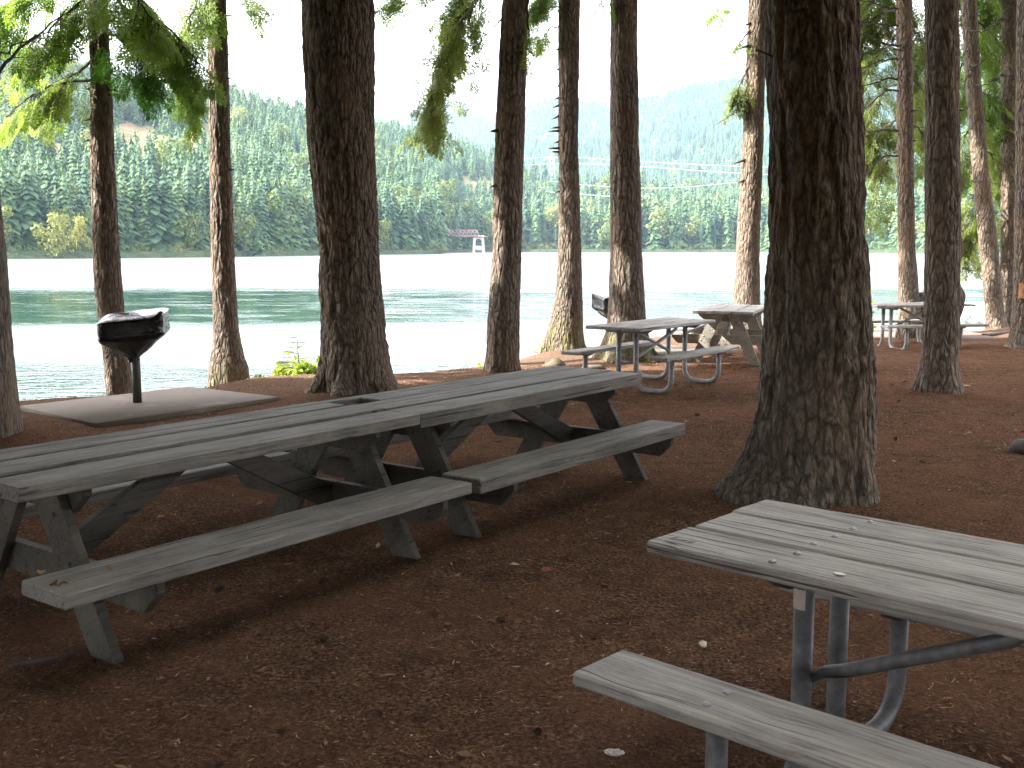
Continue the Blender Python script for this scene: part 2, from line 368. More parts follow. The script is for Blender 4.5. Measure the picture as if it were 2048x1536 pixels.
def water_mat():
    t = NT('lake_water')
    o = t.n('ShaderNodeTexCoord').outputs['Object']
    sx = t.n('ShaderNodeSeparateXYZ', {0: o}); x, y = sx.outputs[0], sx.outputs[1]
    # long lanes of calm and wind-ruffled water
    wob = t.noise(t.n('ShaderNodeMapping', {'Vector': o, 'Scale': (.025, .06, 1)}).outputs[0], 1.0, 4, .6)
    yy = t.f('ADD', t.f('SUBTRACT', y, t.f('MULTIPLY', x, .05)), t.f('MULTIPLY', t.f('SUBTRACT', wob, .5), 16.0))
    ly = t.f('LOGARITHM', t.f('MAXIMUM', yy, 2.0), 10.0)
    calm = t.ramp(t.f('DIVIDE', ly, 3.0), [(.30, (.97,)*3), (.435, (.97,)*3), (.475, (.05,)*3), (.50, (.05,)*3), (.525, (1,)*3), (.595, (1,)*3), (.64, (.12,)*3), (.72, (0,)*3), (1, (0,)*3)])
    # the breeze reaches the right-hand water: lanes fade there
    side = t.n('ShaderNodeMapRange', {0: t.f('DIVIDE', x, t.f('MAXIMUM', y, 5.0)), 1: -.22, 2: .12, 3: 1, 4: .82}, interpolation_type='SMOOTHSTEP').outputs[0]
    calm = t.f('MULTIPLY', calm, side)
    pt = t.noise(t.n('ShaderNodeMapping', {'Vector': o, 'Scale': (.35, .7, 1)}).outputs[0], 1.0, 4, .65)
    calm = t.f('MULTIPLY', calm, t.n('ShaderNodeMapRange', {0: pt, 1: .3, 2: .55, 3: .7, 4: 1}).outputs[0])
    w1 = t.noise(t.n('ShaderNodeMapping', {'Vector': o, 'Scale': (1.5, 3.6, 1)}).outputs[0], 1.0, 3, .6, .5)
    w2 = t.noise(t.n('ShaderNodeMapping', {'Vector': o, 'Scale': (5.0, 10, 1)}).outputs[0], 1.0, 2, .5, .4)
    h = t.f('ADD', w1, t.f('MULTIPLY', w2, .35))
    ru = t.f('SUBTRACT', 1.0, calm)
    st = t.f('ADD', .03, t.f('MULTIPLY', ru, .55))
    st = t.f('ADD', st, t.n('ShaderNodeMapRange', {0: y, 1: 18.0, 2: 34.0, 3: .13, 4: 0}).outputs[0])
    rough = t.f('ADD', .025, t.f('MULTIPLY', ru, .46))
    t.principled((.005,.030,.024), rough, t.bump(h, st, .16), IOR=t.f('ADD', 1.24, t.f('MULTIPLY', ru, .84)), **{'Specular IOR Level': .5}); return t.m
M['water'] = water_mat()

# ------------------------------------------------------------------ trees close by
NEEDLE = None
def frond(n=15, seg=4, seed=1):
    """flat spray of fir needles, unit length along +x"""
    r = np.random.default_rng(seed); V = []; Fc = []; A = []
    def leafq(p, d, up, L, w):
        d = d/np.linalg.norm(d); s = np.cross(d, up); s /= np.linalg.norm(s)+1e-9
        b = len(V)*0+sum(len(q) for q in V)
        V.append(np.array([p, p+d*L*.45+s*w, p+d*L, p+d*L*.45-s*w])); Fc.append([b, b+1, b+2, b+3]); A.append(np.full(4, r.random()))
    up = np.array([0, 0, 1.])
    for i in range(n):
        t = (i+.5)/n; side = 1 if i % 2 else -1
        base = np.array([t*.95, 0, -.10*t*t]); ln = (.46*(1-t)**.8+.10)*(0.8+.4*r.random())
        ang = side*R(38+22*(1-t)+r.normal()*7); dr = np.array([math.cos(ang), math.sin(ang), -.18+r.normal()*.12]); dr /= np.linalg.norm(dr)
        for k in range(seg):
            q = base+dr*ln*k/seg+np.array([0, 0, -.10*(k/seg)**2*ln])
            for sgn in (1, -1):
                a2 = ang+sgn*R(32+r.normal()*9)
                leafq(q, np.array([math.cos(a2), math.sin(a2), -.15+r.normal()*.2]), up, .115+.03*r.random(), .023)
    return np.concatenate(V), np.array(Fc), np.concatenate(A)
FRONDS = [frond(13, 4, s) for s in (1, 2, 3)]
COARSE = [frond(6, 2, s) for s in (4, 5)]
for q in range(2):
    V, Fc, A = COARSE[q]
    V = V.reshape(-1, 4, 3); c = V[:, :1]; V = (c+(V-c)*np.array([2.3, 2.8, 2.3])).reshape(-1, 3); COARSE[q] = (V, Fc, A)
def basis(d, roll=0.0):
    d = np.asarray(d, float); d = d/np.linalg.norm(d); up = np.array([0, 0, 1.]); s = np.cross(up, d)
    if np.linalg.norm(s) < 1e-3: s = np.array([1., 0, 0])
    s /= np.linalg.norm(s); u = np.cross(d, s)
    c, q = math.cos(roll), math.sin(roll)
    return np.stack([d, s*c+u*q, u*c-s*q], 0)
def put_frond(mb, p, d, size, roll, lib=FRONDS, amul=1.0, aoff=0.0):
    V, Fc, A = lib[rng.integers(len(lib))]
    mb.add((V*size)@basis(d, roll)+np.asarray(p), Fc, np.clip(A*amul+aoff, 0, 1))
def limb_curve(p0, p1, droop, n=9, wig=.03):
    p0, p1 = np.array(p0, float), np.array(p1, float); L = np.linalg.norm(p1-p0); out = []
    off = rng.normal(size=3)*wig*L
    for t in np.linspace(0, 1, n):
        p = p0+(p1-p0)*t; p = p+np.array([0, 0, droop*L*4*t*(1-t)])+off*math.sin(t*3.1)
        out.append(p)
    return np.array(out)
def foliage_on(mb, tw, pts, size, count, spread, t0=.25, hang=.5, lib=FRONDS, aoff=0.0, twigs=True):
    """sprays carried on side twigs of a limb"""
    pts = np.asarray(pts); n = len(pts)
    for i in range(count):
        t = t0+(1-t0)*rng.random(); k = t*(n-1); a = min(int(k), n-2); p = pts[a]+(pts[a+1]-pts[a])*(k-a)
        ax = pts[a+1]-pts[a]; ax /= np.linalg.norm(ax)
        sd = np.cross(ax, [0, 0, 1]); sd /= np.linalg.norm(sd)+1e-9
        s = (1 if rng.random() < .5 else -1)*(.3+.7*rng.random())
        d = ax*(.35+.5*rng.random())+sd*s+np.array([0, 0, -hang*rng.random()-.1*hang])
        d /= np.linalg.norm(d); L = spread*(1.05-.6*t)*rng.random()
        q = p+d*L; q[2] -= hang*.25*L
        if twigs and L > .12 and tw is not None: tube(tw, [p, p+d*L*.55, q], [.006, .004, .002], 4, False)
        dd = d+np.array([0, 0, -hang*(.3+.6*rng.random())])+rng.normal(size=3)*.25
        put_frond(mb, q, dd, size*(.7+.6*rng.random()), rng.normal()*.5, lib, .75, aoff+.2*rng.random()-.05)

def crown_mesh(seed, H=17.0, r0=3.4, mat=None):
    """whole upper crown of a tall fir: whorls of drooping boughs"""
    global rng
    keep = rng; rng = np.random.default_rng(seed); mb = MB()
    z = 0.0
    while z < H:
        t = z/H; rr = r0*(1-t)**.75*(.75+.35*min(1, t*6))
        for k in range(5):
            a = rng.random()*6.283; L = rr*(.65+.5*rng.random())
            p0 = np.array([0, 0, z+rng.normal()*.15]); p1 = p0+np.array([math.cos(a)*L, math.sin(a)*L, -L*.22])
            pts = limb_curve(p0, p1, .06)
            for i in range(int(6+L*5)):
                u = .22+.78*rng.random(); k2 = u*8; a2 = min(int(k2), 7); p = pts[a2]+(pts[a2+1]-pts[a2])*(k2-a2)
                d = (pts[-1]-pts[0])/L+rng.normal(size=3)*np.array([.6, .6, .25])+np.array([0, 0, -.35])
                put_frond(mb, p, d, .75+.5*rng.random(), rng.normal()*.4, COARSE, .8, .1*rng.random())
        z += .42+.25*t
    rng = keep
    return mb.mesh('crown', mat)
CROWNS = [crown_mesh(11, 17, 3.5, M['needles']), crown_mesh(12, 15, 3.0, M['needles'])]

def trunk_mesh(rows, depth, base, mat, nang=72, nz=160, flare=.35, lobes=5, fang=None, seed=0, amp=.014, ridge=.075, top=22.0, knobs=()):
    """trunk from measured (row, left, right) edges, standing at the given distance; local coordinates about its base"""
    zs, cx, rs = [], [], []
    for (py, xl, xr) in rows:
        a, b = at_depth(xl, py, depth), at_depth(xr, py, depth)
        zs.append(a.z); cx.append((a.x+b.x)/2); rs.append(abs(b.x-a.x)/2)
    o = np.argsort(zs); zs = np.array(zs)[o]; cx = np.array(cx)[o]; rs = np.array(rs)[o]
    ztop = zs[-1]; sl = (cx[-1]-cx[max(0, len(cx)-3)])/(zs[-1]-zs[max(0, len(cx)-3)]+1e-9)
    zv = np.concatenate([np.linspace(base[2]-.12, ztop+.3, nz), np.linspace(ztop+.5, top, 26)])
    X = np.where(zv <= ztop, np.interp(zv, zs, cx), cx[-1]+sl*(zv-ztop)*.8)
    Rr = np.where(zv <= ztop, np.interp(zv, zs, rs), rs[-1]*np.clip(1-(zv-ztop)/(top-ztop)*.97, .02, 1))
    # smooth the control polygon
    for _ in range(6):
        X[1:-1] = (X[:-2]+2*X[1:-1]+X[2:])/4; Rr[1:-1] = (Rr[:-2]+2*Rr[1:-1]+Rr[2:])/4
    th = np.arange(nang)*2*math.pi/nang
    Z, T = np.meshgrid(zv, th, indexing='ij'); r0 = Rr[:, None]+0*T; hz = Z-base[2]
    fl = flare*np.exp(-np.clip(hz, 0, None)/.16)*np.clip(.35+.65*np.cos(lobes*T+seed*2.1+1.2*np.sin(2*T+seed)), 0, 1)
    if fang is not None: fl = flare*np.exp(-np.clip(hz, 0, None)/.28)*np.clip(np.cos(T-fang), 0, 1)**1.5+.10*np.exp(-np.clip(hz, 0, None)/.12)*(.5+.5*np.cos(5*T+seed))
    cxn, syn = np.cos(T), np.sin(T)
    wx = (fbm(cxn*2+seed, syn*2, Z*1.3, 3)-.5)
    n1 = 1-np.abs(2*fbm(cxn*r0/ridge+seed*7+wx*1.6, syn*r0/ridge+wx*1.6, Z/(ridge*4.2), 2)-1)*1.7
    n2 = fbm(cxn*r0/(ridge*.3)+seed*3, syn*r0/(ridge*.3), Z/(ridge*.8), 3)-.5
    und = fbm(cxn*1.1+seed*5, syn*1.1, Z*.9, 2)-.5
    fade = np.clip((top-Z)/(top-ztop), 0, 1)
    rad = r0*(1+fl)+(amp*(n1-.45)+amp*.8*n2)*fade+und*r0*.10
    for (kz, ka, kr, kh) in knobs:
        da = np.angle(np.exp(1j*(T-ka)))*r0; rad = rad+kh*np.exp(-((da)**2+(Z-kz)**2)/kr**2)
    V = np.stack([X[:, None]+rad*cxn-base[0], depth+rad*syn-base[1], Z-base[2]], -1).reshape(-1, 3)
    i0 = np.arange(nang); i1 = (i0+1) % nang
    Fc = np.concatenate([np.stack([i*nang+i0, i*nang+i1, (i+1)*nang+i1, (i+1)*nang+i0], 1) for i in range(len(zv)-1)])
    mb = MB(); mb.add(V, Fc)
    return mb, (zs, cx, rs)

TREE = {}
def near_tree(key, rows, depth, label, mat='bark', crown=0, crown_z=7.0, crown_s=1.0, group='fir trunks among the picnic tables', zoff=0.0, **kw):
    py, xl, xr = max(rows)
    bx = at_depth((xl+xr)/2, py, depth).x
    z = float(ground_z(np.array([bx]), np.array([depth]))[0])+zoff
    root = empty('fir_tree', (bx, depth, z)); tag(root, label, 'tree', group)
    mb, prof = trunk_mesh(rows, depth, (bx, depth, z), mat, **kw)
    mb.obj('trunk', M[mat], root)
    c = bpy.data.objects.new('crown', CROWNS[crown]); COL.objects.link(c); c.parent = root
    zs, cx, rs = prof; sl = (cx[-1]-cx[max(0, len(cx)-3)])/(zs[-1]-zs[max(0, len(cx)-3)]+1e-9)
    c.location = (cx[-1]+sl*(crown_z-zs[-1])*.8-bx, 0, crown_z-z); c.rotation_euler = (0, 0, rng.random()*6.28); c.scale = (crown_s, crown_s, crown_s)
    TREE[key] = (root, depth, prof)
    return root
def stub(root, px, py, d, dx, dz, L, r=.018, dy=0.0):
    """short broken dead branch on a trunk"""
    p = np.array(at_depth(px, py, d))-np.array(root.location); v = np.array([dx, dy, dz], float); v /= np.linalg.norm(v)
    mb = MB(); k = np.array([-v[2]*.2, 0, .12*L])
    tube(mb, [p-v*.05, p+v*L*.5+k*.3, p+v*L], [r*1.3, r*.9, r*.15], 7); mb.obj('branch_stub', M['twig'], root)
def bough(root, pix, d, mat='needles', size=.32, count=40, spread=.45, hang=.5, r=.02, t0=.2, dy=None, aoff=0.0, leaves=True):
    count = int(count*(.72 if d < 16 else .85))
    """limb through photo pixels at the tree's distance with its foliage as a sub-part"""
    dy = dy or [0]*len(pix); o = np.array(root.location)
    C = np.array([np.array(at_depth(px, py, d+e))-o for (px, py), e in zip(pix, dy)])
    t = np.linspace(0, 1, len(C)); tt = np.linspace(0, 1, 14)
    P = np.stack([np.interp(tt, t, C[:, i]) for i in range(3)], 1)
    for _ in range(3): P[1:-1] = (P[:-2]+2*P[1:-1]+P[2:])/4
    P[1:-1] += rng.normal(size=(12, 3))*.012
    tw = MB(); tube(tw, P, np.linspace(r, r*.2, 14), 7)
    b = None
    if leaves:
        fo = MB(); foliage_on(fo, tw, P, size, count, spread, t0, hang, FRONDS, aoff)
        b = tw.obj('branch', M['twig'], root); fo.obj('foliage', M[mat], b)
    else:
        for q in range(6):
            i = rng.integers(4, 13); v = (P[-1]-P[0])*.12+rng.normal(size=3)*.09; tube(tw, [P[i], P[i]+v*.6, P[i]+v+np.array([0, 0, -.03])], [.005, .004, .002], 4)
        b = tw.obj('branch', M['twig'], root)
    return b

ROWS = {
 'T0': [(0,-270,-36),(300,-248,-18),(400,-238,-12),(520,-228,1),(700,-224,13),(885,-228,27),(905,-232,31)],
 'T1': [(0,176,214),(150,182,220),(300,181,227),(500,187,237),(600,193,244),(700,206,255),(770,213,262)],
 'T2': [(0,414,452),(300,420,461),(500,423,468),(650,427,476),(700,424,484),(735,417,496)],
 'T3': [(0,604,745),(300,619,746),(500,640,755),(600,643,763),(700,645,774),(770,638,783),(797,628,790)],
 'T4': [(0,1004,1055),(120,998,1052),(300,990,1047),(500,985,1043),(640,975,1039),(750,972,1040)],
 'T5': [(0,1117,1160),(300,1117,1156),(500,1117,1162),(600,1111,1165),(650,1098,1166),(700,1082,1166)],
 'T6': [(0,1222,1275),(300,1221,1278),(500,1222,1282),(600,1219,1288),(660,1215,1293),(705,1206,1300),(726,1198,1306)],
 'T7': [(0,1497,1532),(300,1485,1526),(500,1473,1518),(600,1467,1519),(675,1460,1522)],
 'T8': [(0,1532,1712),(300,1545,1722),(500,1541,1726),(700,1530,1735),(800,1526,1742),(920,1510,1740),(1010,1490,1738),(1030,1480,1738)],
 'T9': [(0,1793,1823),(300,1795,1826),(500,1797,1830),(600,1797,1837),(690,1797,1846)],
 'T10':[(0,1852,1914),(300,1853,1918),(500,1853,1919),(700,1846,1916),(770,1838,1918),(798,1832,1921)],
 'T11':[(0,1923,1952),(150,1931,1960),(300,1942,1972),(400,1951,1983),(500,1961,1996),(600,1970,2004),(662,1974,2012)],
 'T12':[(0,2005,2036),(300,2003,2036),(500,2003,2036),(600,1998,2037),(662,1990,2042)],
 'T13':[(0,2036,2076),(300,2033,2075),(500,2030,2072),(600,2028,2072),(690,2020,2076),(706,2014,2080)]}
DEP = {'T0':9.1,'T1':13.05,'T2':14.75,'T3':12.05,'T4':14.0,'T5':17.1,'T6':15.5,'T7':20.3,'T8':6.85,'T9':19.1,'T10':11.85,'T11':21.5,'T12':21.9,'T13':17.0}
for k in ROWS:
    py, xl, xr = max(ROWS[k]); a, b = at_depth(xl, py, DEP[k]), at_depth(xr, py, DEP[k]); BASES.append(((a.x+b.x)/2, DEP[k], abs(b.x-a.x)/2))

# ground sheet: fine by the camera, stretched out to the horizon
def axis(lo, hi, step, far):
    c = np.arange(lo, hi, step); g = []; s = step; p = hi
    while p < far: g.append(p); s *= 1.22; p += s
    g.append(far); h = []; s = step; p = lo-step
    while p > -far: h.append(p); s *= 1.22; p -= s
    h.append(-far)
    return np.concatenate([h[::-1], c, g])
gx, gy = axis(-9, 13, .055, 7000), axis(1.2, 24.5, .055, 7000)
GX, GY = np.meshgrid(gx, gy, indexing='xy'); GZ = ground_z(GX.ravel(), GY.ravel())
sdv = shore_sd(GX.ravel(), GY.ravel()); dry = np.clip(1-(sdv-.3)/3.2, 0, 1)*np.clip(.35+1.3*fbm(GX.ravel()*.6, GY.ravel()*.6, 4.4, 3), 0, 1)  # drier soil by the water, with the lakeside brightness painted in
# sandy patch by the big trunk, its patch of sun painted in as paler soil
dry = np.maximum(dry, np.clip(1.5*np.exp(-(((GX.ravel()+2.45)/.75)**2+((GY.ravel()-13.2)/.55)**2))*(fbm(GX.ravel()*3, GY.ravel()*3, 1., 3)+.3), 0, 1))
nx_, ny_ = len(gx), len(gy); ii, jj = np.meshgrid(np.arange(nx_-1), np.arange(ny_-1), indexing='xy'); q0 = (jj*nx_+ii).ravel()
g = MB(); g.add(np.stack([GX.ravel(), GY.ravel(), GZ], 1), np.stack([q0, q0+1, q0+1+nx_, q0+nx_], 1), dry)
tag(g.obj('ground', M['duff']), 'brown needle covered forest floor sloping to the lake', kind='structure')
w = MB(); w.add([(-6900,-800,WATER_Z),(6900,-800,WATER_Z),(6900,6900,WATER_Z),(-6900,6900,WATER_Z)], [[0,1,2,3]])
tag(w.obj('lake_water', M['water']), 'teal lake water rippled and glaring white', kind='structure')

# ------------------------------------------------------------------ the fourteen trunks in view
P = {'T0': dict(flare=.04, label='dark trunk cut off by the left edge of the photo', mat='bark', seed=1, nang=90, nz=220),
 'T1': dict(label='slim leaning fir behind the left covered grill, green sprays round its top', mat='bark_pale', seed=2, crown_z=8.2, zoff=-.02),
 'T2': dict(label='straight slender mossy footed fir at the water edge by the rusty brown stone', mat='bark_moss', seed=3, flare=.5),
 'T3': dict(label='thick dark fir trunk standing right behind the long dark table', mat='bark_big', seed=4, nang=150, nz=380, amp=.028, flare=.35),
 'T4': dict(label='dark fir trunk past the long table, one green bough drooping left', mat='bark', seed=5, flare=.2, nang=96, nz=240),
 'T5': dict(label='fir trunk with a row of broken stubs and a foot sweeping left', mat='bark_moss', seed=6, flare=.2, nang=90, nz=220),
 'T6': dict(label='straight fir trunk hiding part of a black grill behind the lakeside table', mat='bark_moss', seed=8, flare=.5, nang=90, nz=220),
 'T7': dict(label='brown fir trunk behind the pale wooden A-frame table', mat='bark_pale', seed=9, flare=.2),
 'T8': dict(label='thickest and nearest fir trunk, rough bark, root spreading behind the silvery table', mat='bark_big', seed=10, nang=220, nz=520, amp=.032, ridge=.085, flare=.42, fang=3.3, crown_z=8.5),
 'T9': dict(label='pale slim fir with many bare side branches, beside the far right grill', mat='bark_pale', seed=11, flare=.25, crown_z=9.0),
 'T10': dict(label='dark knobby fir trunk standing before the far right metal framed table', mat='bark', seed=12, flare=.3, nang=110, nz=280, knobs=((1.62,.2,.10,.05),(1.12,-.1,.09,.06),(.98,.0,.08,.05),(2.3,.1,.07,.02))),
 'T11': dict(label='pale fir trunk leaning left by the water at the far right', mat='bark_pale', seed=13, flare=.25, crown_z=9.0),
 'T12': dict(label='upright brown fir trunk just right of the leaning pale one', mat='bark_pale', seed=14, flare=.3, crown_z=9.0),
 'T13': dict(label='dark trunk at the right edge marked with an orange blaze', mat='bark', seed=15, flare=.3)}
for i, k in enumerate(P):
    kw = dict(P[k]); kw.setdefault('crown_z', 8.3 if DEP[k] < 16 else 10.2)
    near_tree(k, ROWS[k], DEP[k], crown=i % 2, crown_s=1.0 if k in ('T3','T8','T0') else .85, **kw)
# painted blaze on the right-hand trunk
r13 = TREE['T13'][0]
b = MB(); Vb = []
for i in range(6):
    for j in range(9):
        a = -math.pi/2-.95+j*.17; pz = at_depth(2040, 566+i*6, 17.0)
        rr = .195+.012
        cxx = at_depth((2028+2072)/2, 600, 17.0).x
        Vb.append((cxx+rr*math.cos(a)-r13.location.x, 17.0+rr*math.sin(a)-r13.location.y, pz.z-r13.location.z+.012*math.sin(j*2.1+i)))
b.add(Vb, [[i*9+j, i*9+j+1, (i+1)*9+j+1, (i+1)*9+j] for i in range(5) for j in range(8)])
b.obj('paint_blaze', plain('orange_blaze', (.42,.22,.09), .8, 0, 25, .35), r13)

# dead stubs
t5 = TREE['T5'][0]
for (y, L) in ((98,.07),(138,.06),(170,.06),(195,.07),(211,.10),(231,.13),(255,.12),(262,.16),(283,.08),(297,.17),(304,.14),(383,.06)):
    stub(t5, 1117, y, 17.05, -1, -.55*rng.random(), L, .016)
t1 = TREE['T1'][0]
for (x, y, s, L) in ((222,180,1,.10),(224,190,1,.12),(183,238,-1,.11),(184,280,-1,.12),(187,393,-1,.09),(181,178,-1,.06)): stub(t1, x, y, 13.0, s, -.3*rng.random(), L, .014)
t2 = TREE['T2'][0]
for (x, y, s, L) in ((452,32,1,.14),(453,110,1,.08),(455,157,1,.16),(463,340,1,.06)): stub(t2, x, y, 14.7, s, .05, L, .010)
t7 = TREE['T7'][0]
for (x, y, L) in ((1486,321,.22),(1484,362,.10),(1492,93,.16),(1496,48,.10)): stub(t7, x, y, 20.2, -1, -.35, L, .022)
for (x, y) in ((990,262),(991,372)): stub(TREE['T4'][0], x, y, 13.9, -1, -.1, .06, .02)
for (x, y, s) in ((1826,222,1),(1826,282,1),(1828,415,1),(1796,100,-1)): stub(TREE['T9'][0], x, y, 19.0, s, .1, .09, .012)
stub(TREE['T10'][0], 1917, 222, 11.75, .3, .05, .10, .008, dy=-1)
stub(TREE['T8'][0], 1531, 105, 6.8, -1, .5, .06, .006)

# boughs that hang into view
bough(t1, [(198,-40),(250,20),(330,45),(400,130)], 13.0, 'needles', .34, 120, .55, .8, dy=[0,-.3,-.6,-.8])
bough(t1, [(200,-60),(290,0),(350,90),(385,190)], 13.0, 'needles', .34, 120, .5, .9, dy=[0,.2,.3,.4])
bough(t1, [(200,60),(235,70),(265,110),(300,150)], 13.0, 'needles_bright', .30, 75, .42, .7, dy=[0,-.5,-.9,-1.1], aoff=.1)
bough(t1, [(198,-30),(170,-10),(130,30),(60,90)], 13.0, 'needles', .34, 95, .5, .7, dy=[0,-.2,-.3,-.4])
bough(t1, [(195,-60),(120,-40),(50,-10),(-60,50)], 13.0, 'needles', .34, 110, .55, .6, dy=[0,.3,.5,.6])
bough(t1, [(184,55),(130,65),(60,110),(-10,150)], 13.0, 'needles', .3, 35, .35, .6, r=.022, dy=[0,-.1,-.2,-.2])
bough(t1, [(183,120),(150,150),(120,165),(70,215)], 13.0, 'needles_olive', .28, 62, .40, .9, dy=[0,.3,.5,.6], aoff=-.1)
bough(t1, [(185,160),(110,165),(60,190),(10,235)], 13.0, 'needles', .28, 55, .38, 1.0, dy=[0,.3,.5,.6], aoff=.1)
bough(t1, [(199,-80),(230,-50),(270,-10),(320,60)], 13.0, 'needles', .34, 100, .5, .7, dy=[0,-.6,-.9,-1.2])
bough(TREE['T0'][0], [(-60,230),(0,140),(60,75),(140,20)], 9.0, leaves=False, r=.022, dy=[0,.5,1,1.4])
bough(TREE['T0'][0], [(-40,130),(0,108),(60,70),(140,58)], 9.0, leaves=False, r=.012, dy=[0,.5,1,1.4])
bough(t2, [(433,-60),(405,-20),(385,20),(375,70)], 14.7, 'needles', .34, 60, .42, .9, dy=[0,-.3,-.5,-.6])
bough(t2, [(433,-70),(470,-45),(500,-20),(515,0)], 14.7, 'needles', .34, 22, .35, .7)
t4 = TREE['T4'][0]
bough(t4, [(1015,-60),(960,-10),(895,75),(866,160),(862,225)], 13.9, 'needles_olive', .31, 190, .80, .8, dy=[0,.2,.4,.4,.4])
bough(t4, [(1015,-80),(950,-40),(915,10),(890,110)], 13.9, 'needles', .31, 130, .58, .8, dy=[0,.5,.8,1.0])
bough(t4, [(1003,38),(965,75),(930,125)], 13.9, leaves=False, r=.010, dy=[0,.2,.3])
bough(t4, [(1020,-70),(900,-50),(820,-30),(775,-8)], 13.9, 'needles', .3, 40, .35, .6)
bough(t4, [(1050,-20),(1056,30),(1058,70),(1060,105)], 13.9, 'needles', .26, 14, .18, .8)
bough(t5, [(1118,53),(1098,55),(1084,62),(1072,72)], 17.0, 'needles', .30, 18, .25, .6, r=.012)
bough(t5, [(1117,14),(1100,16),(1080,25),(1050,48)], 17.0, leaves=False, r=.012)
bough(t5, [(1135,-60),(1110,-40),(1090,-15),(1068,5)], 17.0, 'needles', .34, 50, .4, .6)
bough(TREE['T6'][0], [(1245,-60),(1220,-30),(1204,-5),(1200,14)], 15.4, 'needles', .28, 10, .2, .6)
bough(t7, [(1510,-40),(1475,-10),(1450,5),(1430,22)], 20.2, 'needles', .3, 16, .3, .5, r=.014)
bough(t7, [(1487,212),(1460,230),(1430,250)], 20.2, leaves=False, r=.016)
bough(t7, [(1500,130),(1485,155),(1476,180),(1474,200)], 20.2, 'needles_olive', .30, 40, .25, .8)
bough(t7, [(1500,60),(1480,85),(1477,95)], 20.2, 'needles', .24, 10, .12, .6)
t9, t11, t12 = TREE['T9'][0], TREE['T11'][0], TREE['T12'][0]
for (ya, xb, yb) in ((18,1700,-5),(52,1705,40),(92,1690,55),(120,1700,150),(158,1690,185),(182,1715,240),(262,1700,285),(312,1725,370)):
    bough(t9, [(1796,ya),(1770,ya-2),(1740,(ya+yb)/2-4),(xb,yb)], 19.0, leaves=False, r=.020, dy=[0,-.2,-.4,-.6])
for (x0, y0, x1, y1, n, m, e) in ((1795,-20,1700,60,120,'needles_olive',1.5),(1795,20,1690,120,120,'needles_olive',2.0),(1798,90,1710,200,70,'needles_olive',1.8),(1798,170,1720,290,110,'needles_olive',1.6),
        (1798,240,1740,320,80,'needles_olive',1.7),(1800,300,1745,420,35,'needles_olive',1.6),(1820,-30,1870,80,90,'needles',1.5),(1822,60,1860,170,90,'needles_olive',1.6),(1824,160,1865,260,80,'needles_olive',1.6),(1826,250,1860,320,36,'needles_olive',1.5),
        (1795,-60,1715,10,120,'needles',2.2)):
    bough(t9, [(x0,y0),(.6*x0+.4*x1,y0+5),(.25*x0+.75*x1,.4*y0+.6*y1),(x1,y1)], 19.1, m, .36, n, .6, .8, dy=[0,e*.4,e*.8,e], aoff=.1)
for (x0, y0, x1, y1, n, m, e) in ((1935,-30,1890,80,80,'needles',1.0),(1935,40,2010,130,80,'needles',1.2),(1940,120,1900,230,60,'needles',1.0),(1945,180,2015,260,80,'needles',1.0),(1950,260,1905,350,55,'needles_olive',1.0),
        (1955,300,2015,370,55,'needles_olive',1.2),(1960,380,1925,480,70,'needles_olive',.8),(1965,420,1935,505,50,'needles_olive',.6),(1936,-60,1995,30,100,'needles',1.4),(1950,230,1990,330,60,'needles',1.4),(1962,400,2005,470,34,'needles_olive',1.2)):
    bough(t11, [(x0,y0),(.6*x0+.4*x1,y0+4),(.25*x0+.75*x1,.4*y0+.6*y1),(x1,y1)], 21.4, m, .36, n, .6, .8, dy=[0,e*.4,e*.8,e], aoff=.08)
for (ya, xb, yb) in ((100,1918,118),(150,1925,180),(170,2015,150),(62,2010,40),(208,1930,222),(362,2000,368),(130,1985,105)):
    bough(t11, [(1942,ya),(.6*1942+.4*xb,ya),(xb,yb)], 21.3, leaves=False, r=.018, dy=[0,-.3,-.6])
for (x0, y0, x1, y1, n) in ((2005,40,1965,120,70),(2005,150,1965,240,60),(2005,-40,1960,30,70),(2003,280,1975,340,40),(2036,60,2075,160,40)):
    bough(t12, [(x0,y0),(.5*(x0+x1),y0+8),(x1,y1)], 21.8, 'needles', .36, n, .6, .8, dy=[0,.7,1.2])

